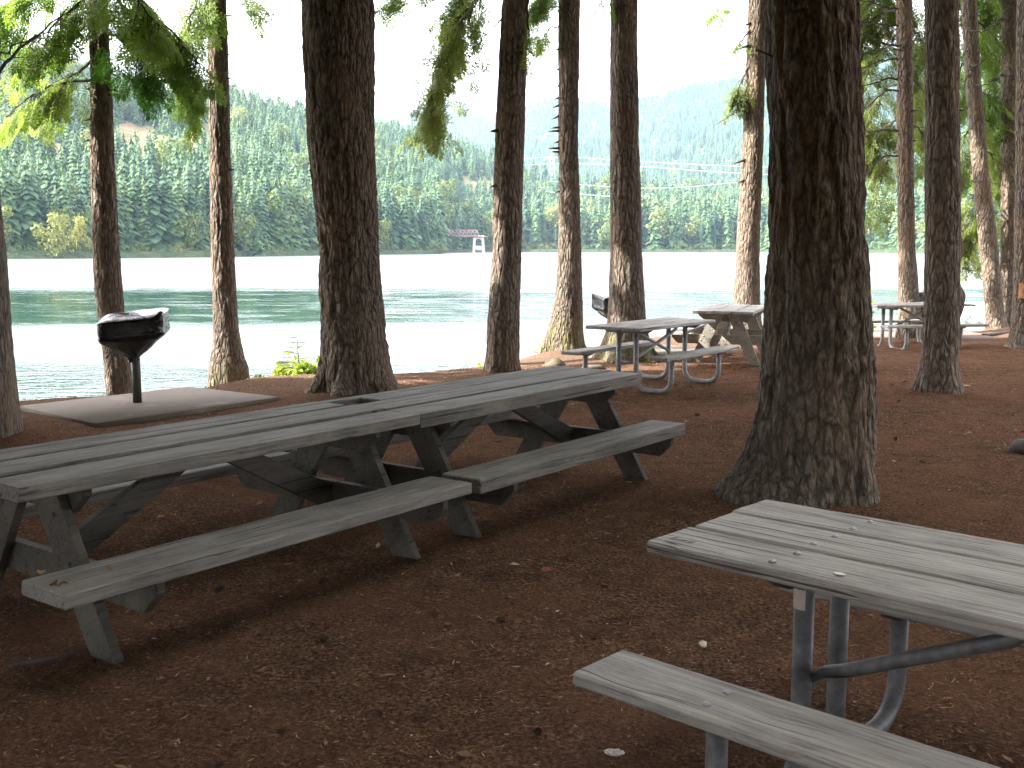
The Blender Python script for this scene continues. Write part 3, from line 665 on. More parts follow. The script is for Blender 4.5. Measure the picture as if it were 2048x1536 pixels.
# ------------------------------------------------------------------ picnic tables
def bolt_head(root, p, r=.014, mat='bolt', n=(0,0,1)):
    mb = MB(); lump(mb, (0,0,0), 1.0, 6, rough=0.0, sz=(r, r, r*.55) if n[2] else (r*.55, r, r))
    return mb.obj('bolt', M[mat], root, loc=p)
def pipe_table(x, y, ang, gz, label, group, L=1.83, wood='wood_silver', metal='galv', over=.40, detail=False, ends=(0,1)):
    root = empty('picnic_table', (x, y, gz), ang); tag(root, label, 'picnic table', group)
    hl = L/2; sd = rng.random()*50
    mb = MB(); w, gap = .234, .009
    for k in range(3):
        y0 = -.3585+k*(w+gap); e = (.0, -.008, .006)[k]
        plank(mb, -hl-e, hl+e*.5, y0, y0+w, .722+(0, .003, .004)[k], .760+(0, .003, .004)[k], .006 if not detail else .008, seed=sd+k, wob=.0022, nx=60 if detail else 24)
    mb.obj('tabletop', M[wood], root, smooth=False)
    for s in (-1, 1):
        mb = MB(); plank(mb, -hl, hl, s*.58-.12, s*.58+.12, .412, .452, .007, seed=sd+7+s, wob=.0022, nx=60 if detail else 24); mb.obj('seat', M[wood], root, smooth=False)
    for e in (-1, 1):
        xe = e*(hl-over)
        for s in (-1, 1):
            mb = MB(); tube(mb, bend_path([(xe, s*.115, .70), (xe, s*.115, .03), (xe, s*.575, .03), (xe, s*.575, .395)], .17, 9), .030, 14); mb.obj('leg_pipe', M[metal], root)
            mb = MB(); prism(mb, [(-.10,.0), (.10,.0), (.10,-.012), (.05,-.03), (-.05,-.03), (-.10,-.012)], (xe, s*.575, .411), (0,1,0), (0,0,1), (1,0,0), .05, .003); mb.obj('seat_bracket', M['iron' if detail else metal], root)
        mb = MB(); prism(mb, [(-.31,.0), (.31,.0), (.31,-.012), (.25,-.045), (-.25,-.045), (-.31,-.012)], (xe, 0, .7205), (0,1,0), (0,0,1), (1,0,0), .05, .003); mb.obj('top_bracket', M['iron' if detail else metal], root)
        mb = MB(); tube(mb, [(xe, -.09, .335), (xe, .09, .335)], .014, 8); mb.obj('cross_tie', M[metal], root)
        mb = MB(); tube(mb, [(xe-e*.015, e*.10, .365), (xe-e*.07, e*.105, .405), (xe-e*.13, e*.11, .425), (-e*.10, e*.23, .675), (-e*.16, e*.24, .715)], [.012, .018, .021, .021, .014], 10); mb.obj('brace', M[metal], root)
        if detail or True:
            for q in (-.30, -.18, -.06, .06, .18, .30) if detail else (-.18, .18):
                bolt_head(root, (xe+rng.normal()*.004, q, .7628), .0125)
            for s in (-1, 1):
                for q in (-.05, .05): bolt_head(root, (xe, s*.58+q, .4528), .0125)
    return root
def slanted_board(mb, l, s0, z0, s1, z1, w, th, side=0):
    """board in the cross plane from (s0,z0) down to (s1,z1), ends cut level"""
    d = np.array([s1-s0, z1-z0]); dx = d[0]/d[1]; hw = w/2*math.hypot(1, dx)
    tip = .03*np.sign(s1-s0)
    prism(mb, [(s0-hw, z0), (s0+hw, z0), (s1+hw, z1+(.05 if tip < 0 else 0)), (s1+hw*.3, z1), (s1-hw*.3, z1), (s1-hw, z1+(.05 if tip > 0 else 0))], (l, 0, 0), (0,1,0), (0,0,1), (1,0,0), th, .005)
def aframe_table(x, y, ang, gz, label, group, L=2.3, th=.045, wood='wood_dark', frame='wood_frame', seats=None, w=.738, so=.69, sh=.145, legw=.178, end=.26, bolts=True, notch=None, foot=.52, gaps=(.014, .014), eb=.006, lift=(0, .004, .003)):
    """origin at the middle of one end"""
    root = empty('picnic_table', (x, y, gz), ang); tag(root, label, 'picnic table', group)
    sd = rng.random()*50; mb = MB(); pw = (w-gaps[0]-gaps[1])/3; top = .76
    for k in range(3):
        y0 = -w/2+k*pw+sum(gaps[:k]); x1 = L-(notch[1] if notch and notch[0] == k else 0)
        x0 = .0+(notch[2] if notch and notch[0] == k else 0)
        if notch and notch[0] == k and notch[2]:      # a rotted-out piece: only a strip of this plank runs on
            plank(mb, -.06, L, y0+pw-.075, y0+pw, top-th+lift[k], top+lift[k], .005, seed=sd+k+.4, wob=.0022, nx=50)
            plank(mb, x0, L, y0, y0+pw-.077, top-th+lift[k], top+lift[k], .008, seed=sd+k, wob=.005, nx=50); continue
        plank(mb, x0, x1, y0, y0+pw, top-th+lift[k], top+lift[k], eb, seed=sd+k, wob=.0022, nx=50)
    mb.obj('tabletop', M[wood], root, smooth=False)
    seats = seats or (0, L, 0, L)
    for s in (-1, 1):
        mb = MB(); plank(mb, seats[0], seats[1], s*so-sh, s*so+sh, .455-th, .455, .006, seed=sd+9+s, wob=.0022, nx=50); mb.obj('seat', M[wood], root, smooth=False)
    zt = top-th-.003; zs = .455-th-.003
    for e, l in ((-1, end), (1, L-end)):
        for s in (-1, 1):
            mb = MB(); slanted_board(mb, l, s*.115, zt-.01, s*foot, -.02, legw, .042); mb.obj('leg', M[frame], root, smooth=False)
        mb = MB(); hw = so+sh-.02; h = .135
        prism(mb, [(-hw, zs), (hw, zs), (hw, zs-.045), (hw-.09, zs-h), (-hw+.09, zs-h), (-hw, zs-.045)], (l-e*.046, 0, 0), (0,1,0), (0,0,1), (1,0,0), .042, .004); mb.obj('crossbeam', M[frame], root, smooth=False)
        mb = MB(); hw = w/2-.03
        prism(mb, [(-hw, zt), (hw, zt), (hw, zt-.03), (hw-.10, zt-.115), (-hw+.10, zt-.115), (-hw, zt-.03)], (l-e*.046, 0, 0), (0,1,0), (0,0,1), (1,0,0), .042, .004); mb.obj('cleat', M[frame], root, smooth=False)
        mb = MB(); x0, x1, z0, z1 = l-e*.07, L/2+e*.16, zs-.10, zt-.10
        d = np.array([x1-x0, z1-z0]); d /= np.linalg.norm(d); n = np.array([-d[1], d[0]])*(1 if d[0] > 0 else -1); hw = .065
        prism(mb, [(x0, z0-hw), (x0, z0+hw*1.3), (x1-d[0]*.02, zt), (x1+e*-.10, zt), (x1+e*-.10, zt-.05)][::1], (0, -.0, 0), (1,0,0), (0,0,1), (0,1,0), .04, .004); mb.obj('brace', M[frame], root, smooth=False)
        if bolts:
            for s in (-1, 1):
                for (q, z) in ((.20, .58), (.17, .66), (.335, .33), (.30, .39)):
                    bolt_head(root, (l+e*.021, s*q, z), .013, 'iron' if wood == 'wood_dark' else 'bolt', (1,0,0))
    return root

G_PIPE, G_AF = 'metal framed picnic tables', 'wooden A-frame picnic tables'
def gz(x, y): return float(ground_z(np.array([x]), np.array([y]))[0])
# near right table: its end centre fitted at (0.64,3.47)
cx_, cy_, ca = 1.312, 2.793, -.749
tN = pipe_table(cx_, cy_, ca, 0.0, 'silvery picnic table on metal legs close by in the bottom right corner', G_PIPE, wood='wood_silver', metal='galv', detail=True)
# sticker on its near leg and the letters carved in the end of its top
b = MB(); xe = -(.915-.40)
Vs = [(xe+.0312*math.cos(a), -.115+.0312*math.sin(a), z) for z in (.585, .645) for a in np.linspace(-3.6, -1.0, 12)]
b.add(Vs, [[i, i+1, 12+i+1, 12+i] for i in range(11)])
st = b.obj('sticker', plain('paper_sticker', (.42,.38,.33), .7, 0, 30, .15), tN)
b = MB(); Vs = [(xe+.0316*math.cos(a), -.115+.0316*math.sin(a), z) for z in (.598, .636) for a in np.linspace(-2.95, -2.55, 4)]; b.add(Vs, [[i, i+1, 4+i+1, 4+i] for i in range(3)])
b.obj('sticker_print', plain('sticker_ink', (.30,.16,.10), .7, 0, 90, .6), st)
b = MB()
def cut(x0, y0, x1, y1, wd=.0055): 
    d = np.array([x1-x0, y1-y0]); L_ = np.linalg.norm(d); d /= L_; n = np.array([-d[1], d[0]])*wd
    z = .7640
    b.add([(x0, y0, z), ((x0+x1)/2-n[0], (y0+y1)/2-n[1], z), (x1, y1, z), ((x0+x1)/2+n[0], (y0+y1)/2+n[1], z)], [[0,1,2,3]])
X0 = -.915+.045; Y0 = -.27
cut(X0+.065, Y0-.04, X0+.085, Y0-.005); cut(X0+.085, Y0-.005, X0+.005, Y0-.035); cut(X0+.005, Y0-.035, X0+.02, Y0+.005)
cut(X0+.075, Y0-.075, X0+.005, Y0-.065); cut(X0+.095, Y0-.105, X0+.02, Y0-.10)
b.obj('carved_letters', plain('carved_groove', (.03,.027,.025), .9), tN)
b = MB(); lump(b, (-.33, -.285, .764), .014, 6, 3, .4, (1.3, .8, .12)); tag(b.obj('bird_dropping', plain('chalk_white', (.75,.74,.7), .8)), 'small white bird dropping spot on the silvery tabletop', 'dropping')
bd = bpy.data.objects['bird_dropping']; bd.location = (cx_, cy_, 0); bd.rotation_euler = (0, 0, ca)
# the two dark tables end to end
ax, ay, aa = -2.181, 4.249, .931
ux, uy = math.cos(aa), math.sin(aa)
aframe_table(ax, ay, aa, -.035, 'dark weathered thin planked table reaching the left edge, leaves on its bench', G_AF, L=2.30, th=.058, seats=(-.10, 2.19, 0, 0), notch=(2, .06, 0), w=.762, gaps=(.034, .020), eb=.003, lift=(0, .010, .013))
aframe_table(ax+2.3005*ux, ay+2.3005*uy, aa, -.035, 'dark table of thick timber butted onto the far end of the left table', G_AF, L=2.42, th=.080, seats=(-.03, 2.27, 0, 0), notch=(2, 0, .22), sh=.135, so=.69, w=.762, gaps=(.018, .006), eb=.003, lift=(0, .007, .009))
# pale A-frame seen from its end, metal framed ones by the lake and far right
wx, wy, wa = 2.92, 15.0, 1.22
aframe_table(wx, wy, wa, gz(wx, wy), 'pale wooden A-frame table seen from its end, half hidden by the thickest trunk', G_AF, L=1.9, th=.042, wood='wood_silver', frame='wood_pale', w=.84, so=.66, sh=.13, legw=.165, end=.28, foot=.42)
pipe_table(1.677, 12.811, .925, -.01, 'grey metal framed table between the long dark table end and the lake', G_PIPE, metal='galv_light', over=.33)
pipe_table(6.689, 17.988, .236, -.05, 'metal framed table far right behind the knobby trunk', G_PIPE, metal='galv_light', over=.42)

# ------------------------------------------------------------------ bagged grills on concrete pads
def slab(pts, z, label):
    b = MB(); P = np.array(pts); c = P.mean(0)
    prism(b, P-c, (0,0,0), (1,0,0), (0,1,0), (0,0,1), .10, .008, 0.0)
    o = b.obj('concrete_pad', M['concrete'], loc=(c[0], c[1], z-.05)); return tag(o, label, kind='structure')
slab([(-4.97,10.77), (-3.78,9.67), (-2.48,11.45), (-3.71,12.3)], .052, 'square concrete pad under the left grill')
slab([(.35,17.55), (2.0,16.0), (3.2,17.3), (1.6,18.85)], .035, 'concrete pad by the lake behind the middle trunks')
slab([(5.9,19.2), (8.6,19.0), (8.8,21.0), (6.1,21.2)], .05, 'concrete pad under the far right grill')
def grill(x, y, z, rz, label, h=.90, sc=1.0, seed=0, tilt=.0):
    root = empty('covered_grill', (x, y, z), rz); tag(root, label, 'grill', 'pedestal grills wrapped in black bags')
    b = MB(); tube(b, [(0,0,-.05), (0,0,.3), (0,0,h-.30)], .045, 16); b.obj('post', M['post_green'], root)
    # bag: closed loft from a wrinkled flat top down to the gathered neck
    n = 88; lev = []
    a = np.arange(n)*2*math.pi/n
    sq = lambda p: (np.sign(np.cos(a))*np.abs(np.cos(a))**p, np.sign(np.sin(a))*np.abs(np.sin(a))**p)
    prof = [(.0, 0.02, .3), (.45, .012, .3), (.9, .0, .24), (1.0, -.012, .22), (1.015, -.03, .22), (1.0, -.09, .24), (1.0, -.15, .25), (1.02, -.20, .28), (.96, -.235, .32), (.80, -.28, .42), (.62, -.33, .55), (.42, -.385, .75), (.25, -.43, .9), (.17, -.46, 1.0), (.155, -.49, 1.0)]
    fine = []
    for (p0, p1) in zip(prof[:-1], prof[1:]):
        for t in np.linspace(0, 1, 4)[:-1]: fine.append(tuple(p0[k]+(p1[k]-p0[k])*t for k in range(3)))
    fine.append(prof[-1]); V = []
    for (s, dz, pw) in fine:
        cx, sx = sq(pw); hx, hy = .325, .26
        x_, y_ = cx*hx*s, sx*hy*s
        skew = np.clip(-(dz+.2)/.28, 0, 1); x_ = x_-.03*skew*(1-s)
        wr = (np.abs(fbm(x_*7+seed, y_*7, dz*9, 3)-.5)*2)
        amp = .035 if dz < -.02 else .018
        pl = .02*np.sin(a*11+seed+dz*9)*np.clip((-dz-.22)*6, 0, 1)*min(1, s*2)
        k = 1+(amp*(wr-.35)*2+pl)/max(.15, s*.3)*(.3 if s > .2 else .1)
        zz = h+dz+x_*(.10+tilt)+(fbm(x_*6+seed, y_*6, 0.5, 3)-.5)*(.016 if dz > -.24 else .05)+y_*.13*(1 if dz > -.03 else .5)
        # a lifted corner at the far right
        zz = zz+.05*np.exp(-(((x_-.31)/.06)**2+((y_+.22)/.08)**2))*(1 if dz > -.1 else 0)
        V.append(np.stack([x_*k, y_*k, zz], 1))
    m = len(V); V = np.concatenate(V); i0 = np.arange(n); i1 = (i0+1) % n
    Fc = np.concatenate([np.stack([r*n+i0, (r+1)*n+i0, (r+1)*n+i1, r*n+i1], 1) for r in range(m-1)])
    b = MB(); b.add(V*np.array([sc, sc, 1]), Fc); b.obj('bag_cover', M['bag'], root)
    return root
grill(-3.86, 11.02, .052, .15, 'black bag covered grill on a post, on the concrete pad at left', .905)
grill(1.58, 16.35, gz(1.58, 16.35)+.02, .35, 'black bag covered grill half hidden by the straight trunk behind the lakeside table', .90, seed=4)
grill(7.35, 19.35, .05, .3, 'black bag covered grill peeping out behind the knobby trunk at far right', .86, seed=9)

# ------------------------------------------------------------------ plants along the near bank
def leafy(name, x, y, z, H, W, n, label, cat, mat='shrub', stems=5, ls=.07, group=None, seed=0, loose=.6):
    r = np.random.default_rng(seed); root = empty(name, (x, y, z)); tag(root, label, cat, group)
    tw, fo = MB(), MB()
    for s in range(stems):
        a = r.random()*6.28; tip = np.array([math.cos(a)*W*r.random(), math.sin(a)*W*r.random()*.6, H*(.6+.4*r.random())])
        P_ = limb_curve((0,0,-.03), tip, .03); tube(tw, P_, np.linspace(.008, .002, len(P_)), 5)
        for i in range(n//stems):
            t = .2+.8*r.random(); k = t*8; q = min(int(k), 7); p = P_[q]+(P_[q+1]-P_[q])*(k-q)+r.normal(size=3)*W*.28*loose
            d = r.normal(size=3)+np.array([0,0,.2]); d /= np.linalg.norm(d); s2 = np.cross(d, r.normal(size=3)); s2 /= np.linalg.norm(s2); L_ = ls*(.6+.8*r.random())
            nn = np.cross(d, s2)*L_*.12
            fo.add([p, p+d*L_*.5+s2*L_*.28+nn, p+d*L_, p+d*L_*.5-s2*L_*.28+nn], [[0,1,2,3]], r.random())
    tw.obj('stem', M['twig'], root); fo.obj('foliage', M[mat], root); return root
for i, (px, py, H, W, n) in enumerate(((520,735,.18,.16,60),(545,735,.22,.18,90),(568,737,.26,.2,110),(607,737,.28,.2,130),(630,736,.34,.2,140))):
    p = at_ground(px, py, 0); leafy('bank_weed', p.x, p.y+.02, gz(p.x, p.y+.02), H, W, n*2, 'low bright green weeds along the bank beside the mossy trunk', 'plant', group='weeds on the bank', seed=i)
p = at_ground(590, 738, 0); sp_ = empty('fir_sapling', (p.x, p.y+.2, gz(p.x, p.y+.2))); tag(sp_, 'thin yellow green sapling at the water edge left of the thick trunk', 'sapling')
tw, fo = MB(), MB(); tube(tw, [(0,0,-.03), (.01,0,.35), (.0,0,.72)], [.012, .008, .002], 6)
for z in np.linspace(.10, .68, 9):
    for k in range(4):
        a = rng.random()*6.28; L_ = .30*(1-z/.8)+.04; d = np.array([math.cos(a), math.sin(a), .15]); tube(tw, [(0,0,z), d*L_+np.array([0,0,z])], [.004, .002], 4)
        put_frond(fo, d*L_*.35+np.array([0,0,z]), d, L_*.9, rng.normal()*.3, FRONDS, 1, .2)
tw.obj('stem', M['twig'], sp_); fo.obj('foliage', M['shrub_pale'], sp_)
p = at_ground(957, 718, 0); leafy('bank_weed', p.x, p.y+.15, gz(p.x, p.y+.15), .12, .10, 40, 'tiny green tuft on the bank left of the trunk with the drooping bough', 'plant', seed=21)
p = at_ground(1745, 660, 0); leafy('bank_shrub', p.x, p.y+.6, gz(p.x, p.y+.6)-.1, .95, .50, 420, 'loose yellow green shrub by the water right of the thickest trunk', 'shrub', ls=.09, stems=9, seed=22)
p = at_ground(1840, 660, 0); leafy('bank_shrub', p.x, p.y+.5, gz(p.x, p.y+.5)-.1, .22, .35, 90, 'low green shrub at the lake behind the far right table bench', 'shrub', ls=.08, stems=6, seed=23)

# ------------------------------------------------------------------ things lying on the ground
def pebble(name, px, py, r, col, label, cat, sz=(1.3, 1, .6), sd=0, z=0.0, rough=.3):
    p = at_ground(px, py, z); zz = gz(p.x, p.y) if z == 0 else z
    b = MB(); lump(b, (0,0,0), r, 9, sd, rough, sz); o = b.obj(name, plain(name+'_'+str(sd), col, .85, 0, 30, .4, .3), loc=(p.x, p.y, zz+r*sz[2]*.5)); o.rotation_euler = (0, 0, sd*1.3)
    return tag(o, label, cat)
pebble('stone', 434, 746, .10, (.20,.10,.055), 'rusty brown stone at the foot of the mossy lakeside trunk', 'stone', sd=1)
pebble('wood_stump', 1110, 735, .13, (.13,.10,.06), 'low mossy stump left of the lakeside table bench', 'stump', (1.1, .9, .7), 2)
pebble('stone', 1186, 738, .12, (.09,.07,.055), 'flat dark stone under the lakeside table', 'stone', (1.5, 1, .35), 3)
pebble('wood_chunk', 1888, 762, .085, (.07,.05,.04), 'dark chunk of wood on the open ground at right', 'wood', (1.7, .7, .5), 4)
pebble('fallen_leaf', 1926, 773, .055, (.34,.22,.10), 'dry yellow leaf beside the dark chunk of wood', 'leaf', (1.5, 1, .25), 5)
pebble('wood_chip', 1406, 1296, .020, (.55,.48,.38), 'pale chip on the ground left of the silvery table legs', 'chip', (1.5, .8, .4), 6, rough=.5)
pebble('wood_chip', 1228, 1519, .022, (.6,.58,.52), 'whitish scrap on the ground under the near bench end', 'chip', (1.3, 1, .3), 7, rough=.5)
pebble('fallen_leaf', 1092, 1143, .035, (.20,.055,.025), 'reddish leaf scrap on the ground between the dark and silvery tables', 'leaf', (1.4, .7, .3), 8, rough=.5)
pebble('stone', 2046, 905, .10, (.06,.05,.045), 'dark stone cut off by the right edge of the photo', 'stone', (1.2, 1, .7), 9)
pebble('stone', 97, 772, .10, (.10,.085,.07), 'grey stone at the water edge left of the covered grill', 'stone', (1.6, 1, .6), 10)
for i, (px, py) in enumerate(((117,1168),(140,1167),(125,1172),(108,1170),(219,1140),(83,1146))):
    p = at_ground(px, py, .42); r = np.random.default_rng(60+i); b = MB(); t_ = np.linspace(-1, 1, 6)
    V_ = [(u*.015, v*.007*(1-.6*u*u), .006*math.sin(u*2+i)+.004*v) for u in t_ for v in (-1, 0, 1)]
    b.add(V_, [[j*3+k, j*3+k+1, (j+1)*3+k+1, (j+1)*3+k] for j in range(5) for k in range(2)])
    o = b.obj('fallen_leaf', plain('dry_leaf_%d' % i, (.20,.11,.05), .8), loc=(p.x, p.y, .428)); o.rotation_euler = (.2, .1, r.random()*6)
    tag(o, 'small dry brown leaf scrap lying on the near end of the long dark bench', 'leaf', 'leaf scraps on the long bench')
# a stick lying by the near left leg, and one on the ground at the far right
b = MB(); a0, a1 = at_ground(25, 1345), at_ground(150, 1318); tube(b, limb_curve((a0.x, a0.y, .03), (a1.x, a1.y, .025), .01), [.012]*5+[.010]*4, 7)
tag(b.obj('fallen_stick', M['twig']), 'grey stick lying behind the near left table leg', 'stick')
b = MB(); a0, a1 = at_ground(1965, 676), at_ground(2035, 666); tube(b, limb_curve((a0.x, a0.y, .05), (a1.x, a1.y, .05), .01), [.03]*5+[.02]*4, 7)
tag(b.obj('fallen_stick', M['twig']), 'thin branch lying near the foot of the leaning pale trunk', 'stick')
conespots = [(700,1170),(640,1290),(930,1330),(1240,905),(1300,870),(1560+230,880),(1960,1010),(1010,1250),(300,1290),(430,1180),(880,770),(520,860-60),(1150,1190),(760,1440),(1880,900),(1400,830),(470,1440),(1080,1480)]
cone0 = None
for i, (px, py) in enumerate(conespots[1::2]):
    p = at_ground(px, py)
    if cone0 is None:
        b = MB()
        for k in range(9):
            for j in range(7):
                t = k/8; a = j*.898+k*.45; rr = .012*math.sin(.35+t*2.6); d = np.array([math.cos(a), math.sin(a), .5]); q = np.array([math.cos(a)*rr, math.sin(a)*rr, t*.055]); s2 = np.array([-math.sin(a), math.cos(a), 0])*.007
                b.add([q-s2, q+s2, q+d*.009+s2*.6, q+d*.009-s2*.6], [[0,1,2,3]])
        lump(b, (0,0,.027), .011, 7, sz=(1,1,2.4), rough=.1); o = cone0 = b.obj('fir_cone', plain('cone_brown', (.10,.06,.04), .85, 0, 60, .4))
    else: o = cone0.copy(); COL.objects.link(o)
    o.location = (p.x, p.y, gz(p.x, p.y)+.012); o.rotation_euler = (1.5+rng.normal()*.15, 0, rng.random()*6.28); s = .65+.3*rng.random(); o.scale = (s, s, s)
    tag(o, 'small brown fir cone lying on the needle covered ground', 'fir cone', 'fir cones scattered on the ground')

# forest litter: needles, bark flakes and bits of leaf on the duff
b = MB(); r = np.random.default_rng(5)
N = 80000
yy = 1.6+13.5*r.random(N)**1.7; xx = (r.random(N)-.5)*1.15*yy+.05*yy
ok = (shore_sd(xx, yy) > .35) & (r.random(N) < np.clip(.15+1.9*(fbm(xx*1.3, yy*1.3, 8.8, 4)-.25), .05, 1)); xx, yy = xx[ok], yy[ok]; N = len(xx)
zz = ground_z(xx, yy); a = r.random(N)*6.283
big = r.random(N) < .13
L_ = np.where(big, .005+.009*r.random(N)+.018*(r.random(N) < .03), .008+.014*r.random(N))*(.70+.085*yy); W_ = np.where(big, L_*(.3+.4*r.random(N)), .0011+.0006*yy*.5)
tl = r.normal(size=N)*.25; ca_, sa_ = np.cos(a), np.sin(a); z0 = zz+.004+.010*r.random(N)
dx, dy, dz = ca_*L_, sa_*L_, tl*L_; nx2, ny2 = -sa_*W_, ca_*W_
V_ = np.stack([np.stack([xx-dx, yy-dy, z0-dz*.5], 1), np.stack([xx+nx2, yy+ny2, z0+W_*.3], 1), np.stack([xx+dx, yy+dy, z0+dz], 1), np.stack([xx-nx2, yy-ny2, z0], 1)], 1).reshape(-1, 3)
va = np.repeat(np.where(r.random(N) < .035, .9+.1*r.random(N), .72*r.random(N)), 4)
b.add(V_, np.arange(4*N).reshape(-1, 4), va)
t = NT('litter'); at = t.n('ShaderNodeAttribute', attribute_name='var').outputs['Fac']
t.principled(t.ramp(at, [(.0, (.030,.016,.011)), (.35, (.11,.055,.034)), (.6, (.23,.135,.08)), (.82, (.36,.25,.16)), (1.0, (.46,.39,.31))]), .9, **{'Specular IOR Level': .05})
tag(b.obj('forest_litter', t.m), 'fallen needles, bark flakes and leaf bits strewn on the ground', 'litter', kind='stuff')

# white floats on the lake at the far right
fl0 = None
for i, (px, py) in enumerate(((1926,622),(1938,622),(1953,620),(1964,620),(1929,635),(1955,636))):
    p = at_ground(px, py+8, WATER_Z)
    if fl0 is None:
        b = MB(); tube(b, [(0,0,-.15), (0,0,.02), (0,0,.16), (0,0,.30), (0,0,.40), (0,0,.44)], [.05, .09, .20, .27, .22, .06], 14); o = fl0 = b.obj('float_buoy', plain('float_white', (.72,.72,.70), .5))
    else: o = fl0.copy(); COL.objects.link(o)
    o.location = (p.x, p.y, WATER_Z); tag(o, 'white cone shaped float on the water behind the far right bench', 'float', 'white floats on the lake')

# ------------------------------------------------------------------ the far side of the lake
pxk = lambda tab, p: np.interp(p, [a for a, _ in tab], [q for _, q in tab])
T_SH = [(-1600,130),(-600,190),(-200,225),(0,240),(120,248),(400,282),(640,360),(850,425),(880,440),(892,590),(1000,640),(1500,640),(1700,560),(1850,500),(2050,450),(2600,330),(3600,220)]
T_R1 = [(-1600,-60),(-600,30),(-100,75),(0,100),(150,135),(290,170),(400,182),(480,196),(550,212),(620,226),(700,240),(760,255),(830,272),(900,288),(1000,316),(1060,338),(1110,345),(1240,348),(1330,362),(1420,385),(1500,400),(1600,398),(1750,380),(1900,365),(2100,350),(2600,310),(3600,250)]
T_D1 = [(-1600,420),(-600,520),(0,640),(300,700),(500,760),(760,980),(900,1080),(1000,1150),(1240,1200),(1420,1150),(1600,1000),(1900,900),(2600,760),(3600,600)]
T_R2 = [(-1600,60),(0,180),(500,250),(740,262),(800,246),(850,226),(905,208),(945,222),(990,240),(1020,238),(1060,222),(1110,206),(1160,214),(1220,222),(1290,208),(1350,190),(1420,176),(1480,164),(1560,145),(1680,125),(1800,118),(1900,130),(2050,165),(2600,240),(3600,300)]
T_D2 = [(-1600,2500),(0,3600),(760,4600),(905,4700),(980,4200),(1060,3000),(1480,2500),(1800,2300),(2600,2200),(3600,2000)]
def far_z(p, d):
    """terrain height at bearing p (as photo column) and forward distance d"""
    ds, d1, d2 = pxk(T_SH, p), pxk(T_D1, p), pxk(T_D2, p)
    z1 = HC+(496-pxk(T_R1, p))/F*d1-14; z2 = HC+(496-pxk(T_R2, p))/F*d2-12
    x = (p-1024)/F*d
    nz = fbm(x/170+3, d/170, .7, 4)-.5; n2 = fbm(x/600, d/600, 2.7, 4)-.5; n3 = fbm(x/30, d/30, 5.7, 2)-.5
    sh0 = WATER_Z-2.5+np.clip((d-ds+2)/7, 0, 1)*4.2
    t = np.clip((d-ds-12)/(d1-ds-12), 0, 1); up = sh0+(z1-1.2)*(t**1.05)+nz*26*np.sin(np.pi*np.clip(t, 0, 1))*np.clip((z1)/80, .15, 1)+n3*2.0*np.clip((d-ds)/30, 0, 1)
    v = np.clip((d-d1)/(.35*d1), 0, 1); zv = z1+(np.minimum(z1*.45, z2*.25)-z1)*(v*v*(3-2*v))
    m = np.clip((d-1.35*d1)/(d2-1.35*d1), 0, 1); zm = zv+(z2-zv)*m**1.1+n2*.22*z2*np.sin(np.pi*m)+nz*.10*z2*np.sin(np.pi*m)
    b_ = np.clip((d-d2)/(.3*d2), 0, 1); zb = zm+(z2*.4-zm)*(b_*b_*(3-2*b_))
    return np.where(d <= d1, up, np.where(d <= 1.35*d1, zv, np.where(d <= d2, zm, zb)))
def cleared(p, d, z):
    """felled openings on the slopes, 0..1"""
    y = 496-(z-HC)/d*F; n = fbm(p/38., y/16., 1.1, 3)-.5; x = (p-1024)/F*d; n4 = fbm(x/45, d/60, 9.1, 3)-.5
    d1 = pxk(T_D1, p); near = d <= d1*1.02; o = np.zeros_like(p, float)
    band = 1-np.abs(y-(318-(p-150)*.03))/84; o = np.maximum(o, np.where(near & (p > 60) & (p < 450), np.clip(band*1.5+n*3.0, 0, 1), 0))
    o = np.maximum(o, np.where(near & (p > 240) & (p < 300), np.clip(1-np.abs(y-205)/36+n*2.5, 0, 1), 0))
    o = np.maximum(o, np.where(near & (p > 660) & (p < 780), np.clip(.6-np.abs(y-330)/20+n*3, 0, 1)*.0, 0))
    kn = 1-np.abs(y-(384+np.abs(p-1110)*.04))/40; o = np.maximum(o, np.where(near & (p > 925) & (p < 1430), np.clip(kn+n*1.6, 0, 1), 0))
    mt = 1-np.hypot((p-1390)/80, (y-325)/48); o = np.maximum(o, np.where((~near), np.clip(mt*1.1+n4*4.5-.15, 0, .42), 0))
    return np.clip(o*1.6, 0, 1)
pg = np.concatenate([np.linspace(-1600, -100, 46)[:-1], np.linspace(-100, 2150, 260), np.linspace(2150, 3600, 45)[1:]])
tg = np.concatenate([np.linspace(0, 1, 90)[:-1], np.linspace(1, 1.35, 14)[:-1], 1.35+np.linspace(0, 1, 80)])
PG, TG = np.meshgrid(pg, tg, indexing='xy'); p_, t_ = PG.ravel(), TG.ravel()
ds, d1, d2 = pxk(T_SH, p_), pxk(T_D1, p_), pxk(T_D2, p_)
D_ = np.where(t_ <= 1, ds-3+(d1-ds+3)*t_**1.35, np.where(t_ <= 1.35, d1*t_, 1.35*d1+(1.3*d2-1.35*d1)*np.clip(t_-1.35, 0, 1)))
Z_ = far_z(p_, D_); X_ = (p_-1024)/F*D_
n_p, n_t = len(pg), len(tg); ii, jj = np.meshgrid(np.arange(n_p-1), np.arange(n_t-1), indexing='xy'); q0 = (jj*n_p+ii).ravel()
b = MB(); b.add(np.stack([X_, D_, Z_], 1), np.stack([q0, q0+1, q0+1+n_p, q0+n_p], 1), cleared(p_, D_, Z_))
t = NT('hillside'); o = t.n('ShaderNodeTexCoord').outputs['Object']; n = t.noise(o, .02, 6, .65); n2 = t.noise(o, .15, 6, .7)
